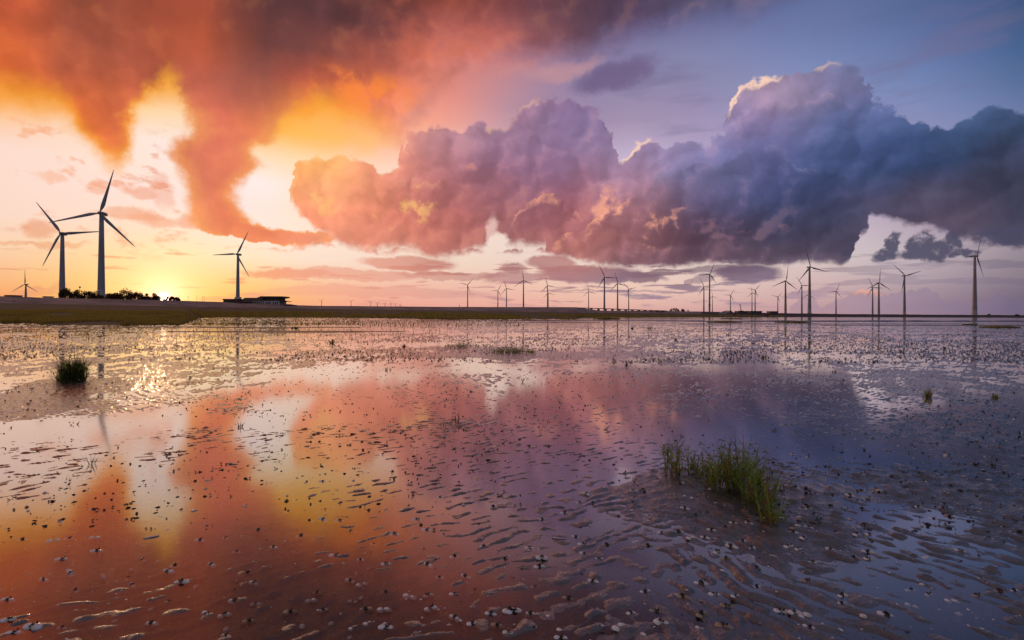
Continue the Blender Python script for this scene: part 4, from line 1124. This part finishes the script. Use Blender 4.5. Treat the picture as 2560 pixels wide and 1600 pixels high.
# razor shells
M_razor = material('razor_shell', (0.62, 0.58, 0.66), 0.3, var=0.3, vscale=40)
for (px, py, L, rz, lb) in [(378, 1344, .075, .55, 'pale long razor shell lying slanted on the brown film at left'), (1396, 1347, .075, -.25, 'white long razor shell on the mud at bottom centre'), (2215, 1218, .04, -.2, 'short white razor shell in the blue shallows right of the grass')]:
    p = on_ground(px, py); bm = bmesh.new()
    bmesh.ops.create_uvsphere(bm, u_segments=14, v_segments=8, radius=1)
    for v_ in bm.verts: v_.co = Vector((math.copysign(abs(v_.co.x) ** .5, v_.co.x) * L / 2, v_.co.y * .0055 + (v_.co.x ** 2) * .004, v_.co.z * .0035))
    o = from_bm('razor_shell', bm, M_razor, smooth=True); o.location = (p.x, p.y, max(0, surf(p.x, p.y)) + .003); o.rotation_euler = (0, 0, rz); tag(o, lb, 'shell')

# ------------------------------------------------------------------ crumbs, casts and shell grit too many to count
ICO = bmesh.new(); bmesh.ops.create_icosphere(ICO, subdivisions=1, radius=1)
ICO.verts.ensure_lookup_table()
iv = np.array([v_.co[:] for v_ in ICO.verts]); fi = np.array([[v_.index for v_ in f.verts] for f in ICO.faces]); ICO.free()
OCT = np.array([(1, 0, 0), (0, 1, 0), (-1, 0, 0), (0, -1, 0), (0, 0, 1)], float); OF = np.array([(0, 1, 4), (1, 2, 4), (2, 3, 4), (3, 0, 4)])
def scatter(name, P, sz, mat, base=(iv, fi), flat=.55, seed=3, mats=None, mi=None):
    g = np.random.default_rng(seed); N = len(P); bv, bf = base; nv = len(bv)
    a = g.uniform(0, 6.28, N); ca, sa = np.cos(a), np.sin(a)
    k = 1 + 0.35 * g.uniform(-1, 1, (N, nv, 1))
    v = bv[None] * k * sz[:, None, None] * np.stack([g.uniform(.7, 1.5, N), g.uniform(.6, 1.1, N), flat * g.uniform(.7, 1.4, N)], -1)[:, None, :]
    x = v[..., 0] * ca[:, None] - v[..., 1] * sa[:, None]; y = v[..., 0] * sa[:, None] + v[..., 1] * ca[:, None]
    V = np.stack([x, y, v[..., 2]], -1) + P[:, None, :]
    F = (bf[None] + (np.arange(N) * nv)[:, None, None]).reshape(-1, 3)
    kw = {} if mats is None else dict(mats=mats, mi=np.repeat(mi, len(bf)))
    o = from_np(name, V.reshape(-1, 3), F, mat if mats is None else None, smooth=(base[0] is iv), **kw); o['kind'] = 'stuff'
    return o
def wedge(N, py0, py1, power=1.0, xr=(-80, 2640)):
    """random ground points, spread so that they thin out with distance like the real litter"""
    Y0, Y1 = CAM_H * FOC / (py1 - HZ), CAM_H * FOC / (py0 - HZ)
    u = rng.uniform(0, 1, N); Y = (Y0 ** power + u * (Y1 ** power - Y0 ** power)) ** (1 / power)
    X = rng.uniform(-1.08, 1.08, N) * Y
    return X, Y
def thin(X, Y, f, seed, lo=.40, hi=.62):
    d = fbm(X, Y, f, 3, seed); k = rng.uniform(0, 1, len(X)) < sstep(d, lo, hi) * .9 + .1
    return X[k], Y[k]
def placed(X, Y, dz=0.0):
    return np.stack([X, Y, np.maximum(mud_height(X, Y), -.002) + dz], -1)
# clusters of shell and weed in the middle ground
X, Y = wedge(6500, 905, 1330, .9); X, Y = thin(X, Y, .7, 201, .35, .60)
P = placed(X, Y, .001)
tag(scatter('shell_litter', P, (.0045 + .0105 * rng.uniform(0, 1, len(P)) ** 2.2), None, flat=.62, mats=[M_cast, M_weed, M_shell, M_shellb], mi=rng.choice(4, len(P), p=[.38, .24, .26, .12])), 'dark crumbs and cockles strewn over the middle of the flats', 'shell litter')
k2 = rng.uniform(0, 1, len(P)) < .45
P2 = P[k2] + np.stack([rng.normal(0, .014, k2.sum()), rng.normal(0, .014, k2.sum()), rng.uniform(.004, .012, k2.sum())], -1)
tag(scatter('weed_crumbs', P2, rng.uniform(.003, .008, len(P2)), M_weed, flat=.8, seed=9), 'small black crumbs of weed on the cockles', 'weed')
# far speckle: worm casts, plus dark crumbs standing in for ripple shadows
X, Y = wedge(80000, 803, 905, .75); X, Y = thin(X, Y * 1.0, .35, 203, .38, .58)
P = placed(X, Y, .006)
tag(scatter('casts_ripple_shade', P, rng.uniform(.010, .030, len(P)), M_cast, base=(OCT, OF), flat=.8, seed=4), 'dark speckle of worm casts and modelled ripple shade over the far shallows', 'mud casts')
# white grit near
X, Y = wedge(3600, 1080, 1620, 1.4); P = placed(X, Y, .0006)
tag(scatter('shell_grit', P, (.0012 + .0058 * rng.uniform(0, 1, len(P)) ** 2.5), None, flat=.5, seed=6, mats=[M_shell, M_cast], mi=rng.choice(2, len(P), p=[.75, .25])), 'tiny white shell chips on the wet sand', 'shell chips')

# ------------------------------------------------------------------ grass tufts
M_g1 = leaf_material('tuft_green', (0.22, 0.33, 0.05), (0.15, 0.23, 0.04), 9, .5)
M_g2 = leaf_material('tuft_straw', (0.28, 0.15, 0.05), (0.16, 0.10, 0.035), 12, .4)
M_g3 = leaf_material('tuft_dark', (0.050, 0.065, 0.016), (0.06, 0.05, 0.02), 6, .35)

def leafy(name, label, cat, group, stems, loc, mats, seed, seg=5, wid=.0028):
    n_dense = len(stems) > 250
    """stems: list of (x, y, height, n_leaves) in metres about loc; every leaf is an arched tapered strip with a keel"""
    g = random.Random(seed)
    root = empty(name, loc); tag(root, label, cat, group)
    V, F, MI = [], [], []
    def strip(p, d, L, w0, mi, sag):
        d = d.normalized(); side = Vector((-d.y, d.x, 0)) if abs(d.x) + abs(d.y) > 1e-3 else Vector((1, 0, 0))
        side = (side.normalized() + Vector((g.uniform(-.3, .3), g.uniform(-.3, .3), 0))).normalized(); q = Vector(p); b0 = len(V)
        for i in range(seg + 1):
            t = i / seg; w_ = w0 * (1 - t) ** .7 * (1 if t > .12 else .75)
            V.append(q - side * w_); V.append(q + Vector((0, 0, -w_ * .5))); V.append(q + side * w_)
            d = (d + Vector((d.x * .3, d.y * .3, -1)) * sag / seg).normalized(); q = q + d * (L / seg)
        for i in range(seg):
            for j in (0, 1):
                a = b0 + i * 3 + j; F.append((a, a + 1, a + 4, a + 3)); MI.append(mi)
    for (x, y, h, nl) in stems:
        a = g.uniform(0, 6.28); tilt = (g.uniform(0, .8) + .5 * g.random() ** 4) * (.75 if n_dense else 1)
        d = Vector((math.cos(a) * tilt, math.sin(a) * tilt, 1)).normalized()
        base = Vector((x, y, -.01))
        m_ = g.choices([0, 1, 2], [6, 2.2, 2])[0]
        strip(base, d, h, wid * 1.1, m_, g.uniform(0, .25))
        for k in range(nl):
            t = (k + .6) / (nl + .5) * .8; p = base + d * (h * t)
            a2 = a + g.uniform(-3.1, 3.1); up = g.uniform(.25, 1.5)
            strip(p, Vector((math.cos(a2), math.sin(a2), up)), h * g.uniform(.3, .58) * (1 - .35 * t), wid, g.choices([0, 1, 2], [7, 1.4, 2])[0], g.uniform(.1, .7))
    me = bpy.data.meshes.new('leaves'); me.from_pydata([tuple(v_) for v_ in V], [], F)
    for m_ in mats: me.materials.append(m_)
    me.polygons.foreach_set('material_index', np.array(MI, np.int32)); me.update()
    o = bpy.data.objects.new('leaves', me); COL.objects.link(o); o.parent = root; o['kind'] = 'stuff'
    return root
def tuft(px, py, wpx, hpx, n, nl, label, seed, group=None, depth=.6, name='grass_tuft', mats=None, hv=.42, wid=.0040, extra=()):
    c = on_ground(px, py); c.z = max(-.002, surf(c.x, c.y)); s = c.y / FOC; g = random.Random(seed + 900)
    st = []
    for k in range(n):
        r = g.random() ** .6; a = g.uniform(0, 6.28)
        x = math.cos(a) * r * wpx * s / 2; y = math.sin(a) * r * wpx * s / 2 * depth
        st.append((x, y, 1.15 * hpx * s * (1 - .45 * r) * g.uniform(1 - hv, 1.05), nl))
    for (qx, qy, hh) in extra:
        p = on_ground(qx, qy); st.append((p.x - c.x, p.y - c.y, hh * s, 1))
    return leafy(name, label, 'grass', group, st, c, mats or [M_g1, M_g2, M_g3], seed, wid=wid)
tuft(1694, 1186, 92, 140, 26, 6, 'open green grass tuft with tall straw seed stalks, left part of the big stand', 1, depth=.5, extra=[(1700, 1186, 128), (1668, 1190, 108), (1735, 1188, 105), (1722, 1180, 98)])
tuft(1762, 1196, 78, 98, 22, 6, 'low green grass tuft in the dip between the two parts of the big stand', 8, depth=.5)
tuft(1838, 1226, 145, 166, 86, 6, 'dense green grass tuft forming the middle of the big stand', 2, depth=.5, extra=[(1812, 1215, 128), (1840, 1212, 122), (1905, 1230, 110)])
tuft(1900, 1262, 96, 160, 44, 6, 'dense green grass tuft at the right end of the big stand', 9, depth=.7)
tuft(1926, 1312, 50, 150, 16, 5, 'tall orange-based grass stems nearest the camera in the big stand', 3, depth=.5)
tuft(1962, 1306, 12, 48, 4, 3, 'single short green sprig right of the big stand', 10)
tuft(182, 955, 52, 82, 260, 2, 'round dense dark grass tussock alone on the left of the flats', 4, mats=[M_g3, M_g1, M_g3], wid=.006, depth=1.0, hv=.25)
tuft(152, 953, 34, 36, 40, 3, 'thin grass shoots on the left side of the dark tussock', 11, mats=[M_g3, M_g2, M_g3], wid=.005)
tuft(1275, 884, 130, 24, 170, 2, 'low green grass strip on the mud bank in the middle distance', 5, wid=.007, depth=.35)
tuft(1150, 869, 50, 22, 50, 2, 'small green tuft left of the mid-distance grass strip', 6, wid=.007, depth=.5)
tuft(1122, 868, 26, 14, 24, 2, 'faint thin tuft at the left end of the mid-distance mud bank', 12, wid=.006, depth=.5)
tuft(1325, 882, 26, 18, 24, 2, 'thin tuft at the right end of the mid-distance grass strip', 13, wid=.006, depth=.5)
tuft(1625, 822, 34, 13, 40, 1, 'grass tufts in open shallows below the sluice bridge', 14, wid=.012, depth=.4)
SP = [(1138, 1057, 32, 40, 9, 'straw coloured bare sprig fanning out in the middle of the flats'), (600, 1068, 12, 30, 6, 'upright sprig in the bright reflection left of centre'), (230, 1160, 14, 46, 7, 'leaning jointed sprig mirrored in shallow water at left'),
      (187, 1062, 14, 22, 6, 'little sprig below the round dark tussock'), (831, 858, 12, 16, 14, 'small dark tuft on a mud streak left of centre'), (1010, 868, 10, 12, 8, 'tiny tuft just left of the mid-distance mud bank'), (737, 822, 18, 12, 20, 'small dark tussock far out left of centre'),
      (1533, 903, 10, 20, 6, 'thin bent shoot right of the mid-distance grass strip'), (1565, 915, 8, 18, 5, 'short bent shoot second right of the grass strip'), (1650, 905, 10, 18, 6, 'bent shoot standing further right of the grass strip'),
      (2320, 993, 24, 32, 22, 'sparse grass tuft mirrored in the pale shallows at right'), (2490, 995, 20, 24, 14, 'sparse small tuft close to the right edge'), (2085, 930, 10, 14, 6, 'small bent sprig in the mauve shallows at right'),
      (1912, 895, 12, 16, 10, 'small tuft in the pale band of water right of centre'), (1691, 850, 8, 12, 7, 'tiny sprig between the long turbine reflections'), (1306, 955, 3, 26, 3, 'single thin stalk in the rosy reflection'), (970, 925, 14, 20, 5, 'two faint bare stems left of centre'),
      (475, 945, 6, 18, 5, 'small hooked stem right of the dark tussock'), (1580, 822, 6, 8, 6, 'tiny tuft far out beneath the bridge'), (1820, 838, 8, 10, 7, 'tiny tuft far out below the crane'), (2363, 872, 8, 12, 7, 'tiny green sprig in the far shallows on the right'), (2051, 905, 5, 16, 3, 'short stick left of the mauve shallows sprig'),
      (2048, 1308, 14, 36, 6, 'dark curved twig right of the big stand'), (1028, 1238, 16, 26, 5, 'small black twig lying near the orange reflection'), (2042, 1235, 3, 28, 2, 'short dark stub standing right of the big stand'), (2026, 1240, 4, 24, 3, 'small dark stub left of its taller neighbour')]
for i, (x, y, w0, h0, nn, lb) in enumerate(SP):
    s = on_ground(x, y).y / FOC
    dark = 'dark' in lb or 'black' in lb or 'stub' in lb
    tuft(x, y, w0, h0, nn, 1 if nn < 8 else 2, lb, 300 + i, group='small sprigs standing on the flats', name='sprig', wid=max(.0026, 1.1 * s), mats=([M_weed] * 3 if dark and y > 1200 else [M_g3, M_g2, M_g3] if nn < 10 else None))
# glasswort shoots standing along the shore
X = []; Y = []
for (px0, px1, py0, py1, N) in [(470, 900, 793, 812, 2600), (900, 1300, 802, 816, 700), (470, 1100, 810, 850, 500), (0, 500, 818, 860, 160)]:
    for k in range(N):
        p = on_ground(rng.uniform(px0, px1), rng.uniform(py0, py1) if py1 - py0 < 30 else py0 + (py1 - py0) * rng.uniform(0, 1) ** 2); X.append(p.x); Y.append(p.y)
X = np.array(X); Y = np.array(Y); k = fbm(X, Y, .15, 3, 44) > .42; X, Y = X[k], Y[k]
tag(blades('glasswort', np.stack([X, Y, np.zeros(len(X)) - .01], -1), rng.uniform(.10, .34, len(X)), 0.0005 * Y, M_blade, lean=.12, seed=77), 'dark glasswort shoots standing in the shallows before the marsh', 'glasswort')
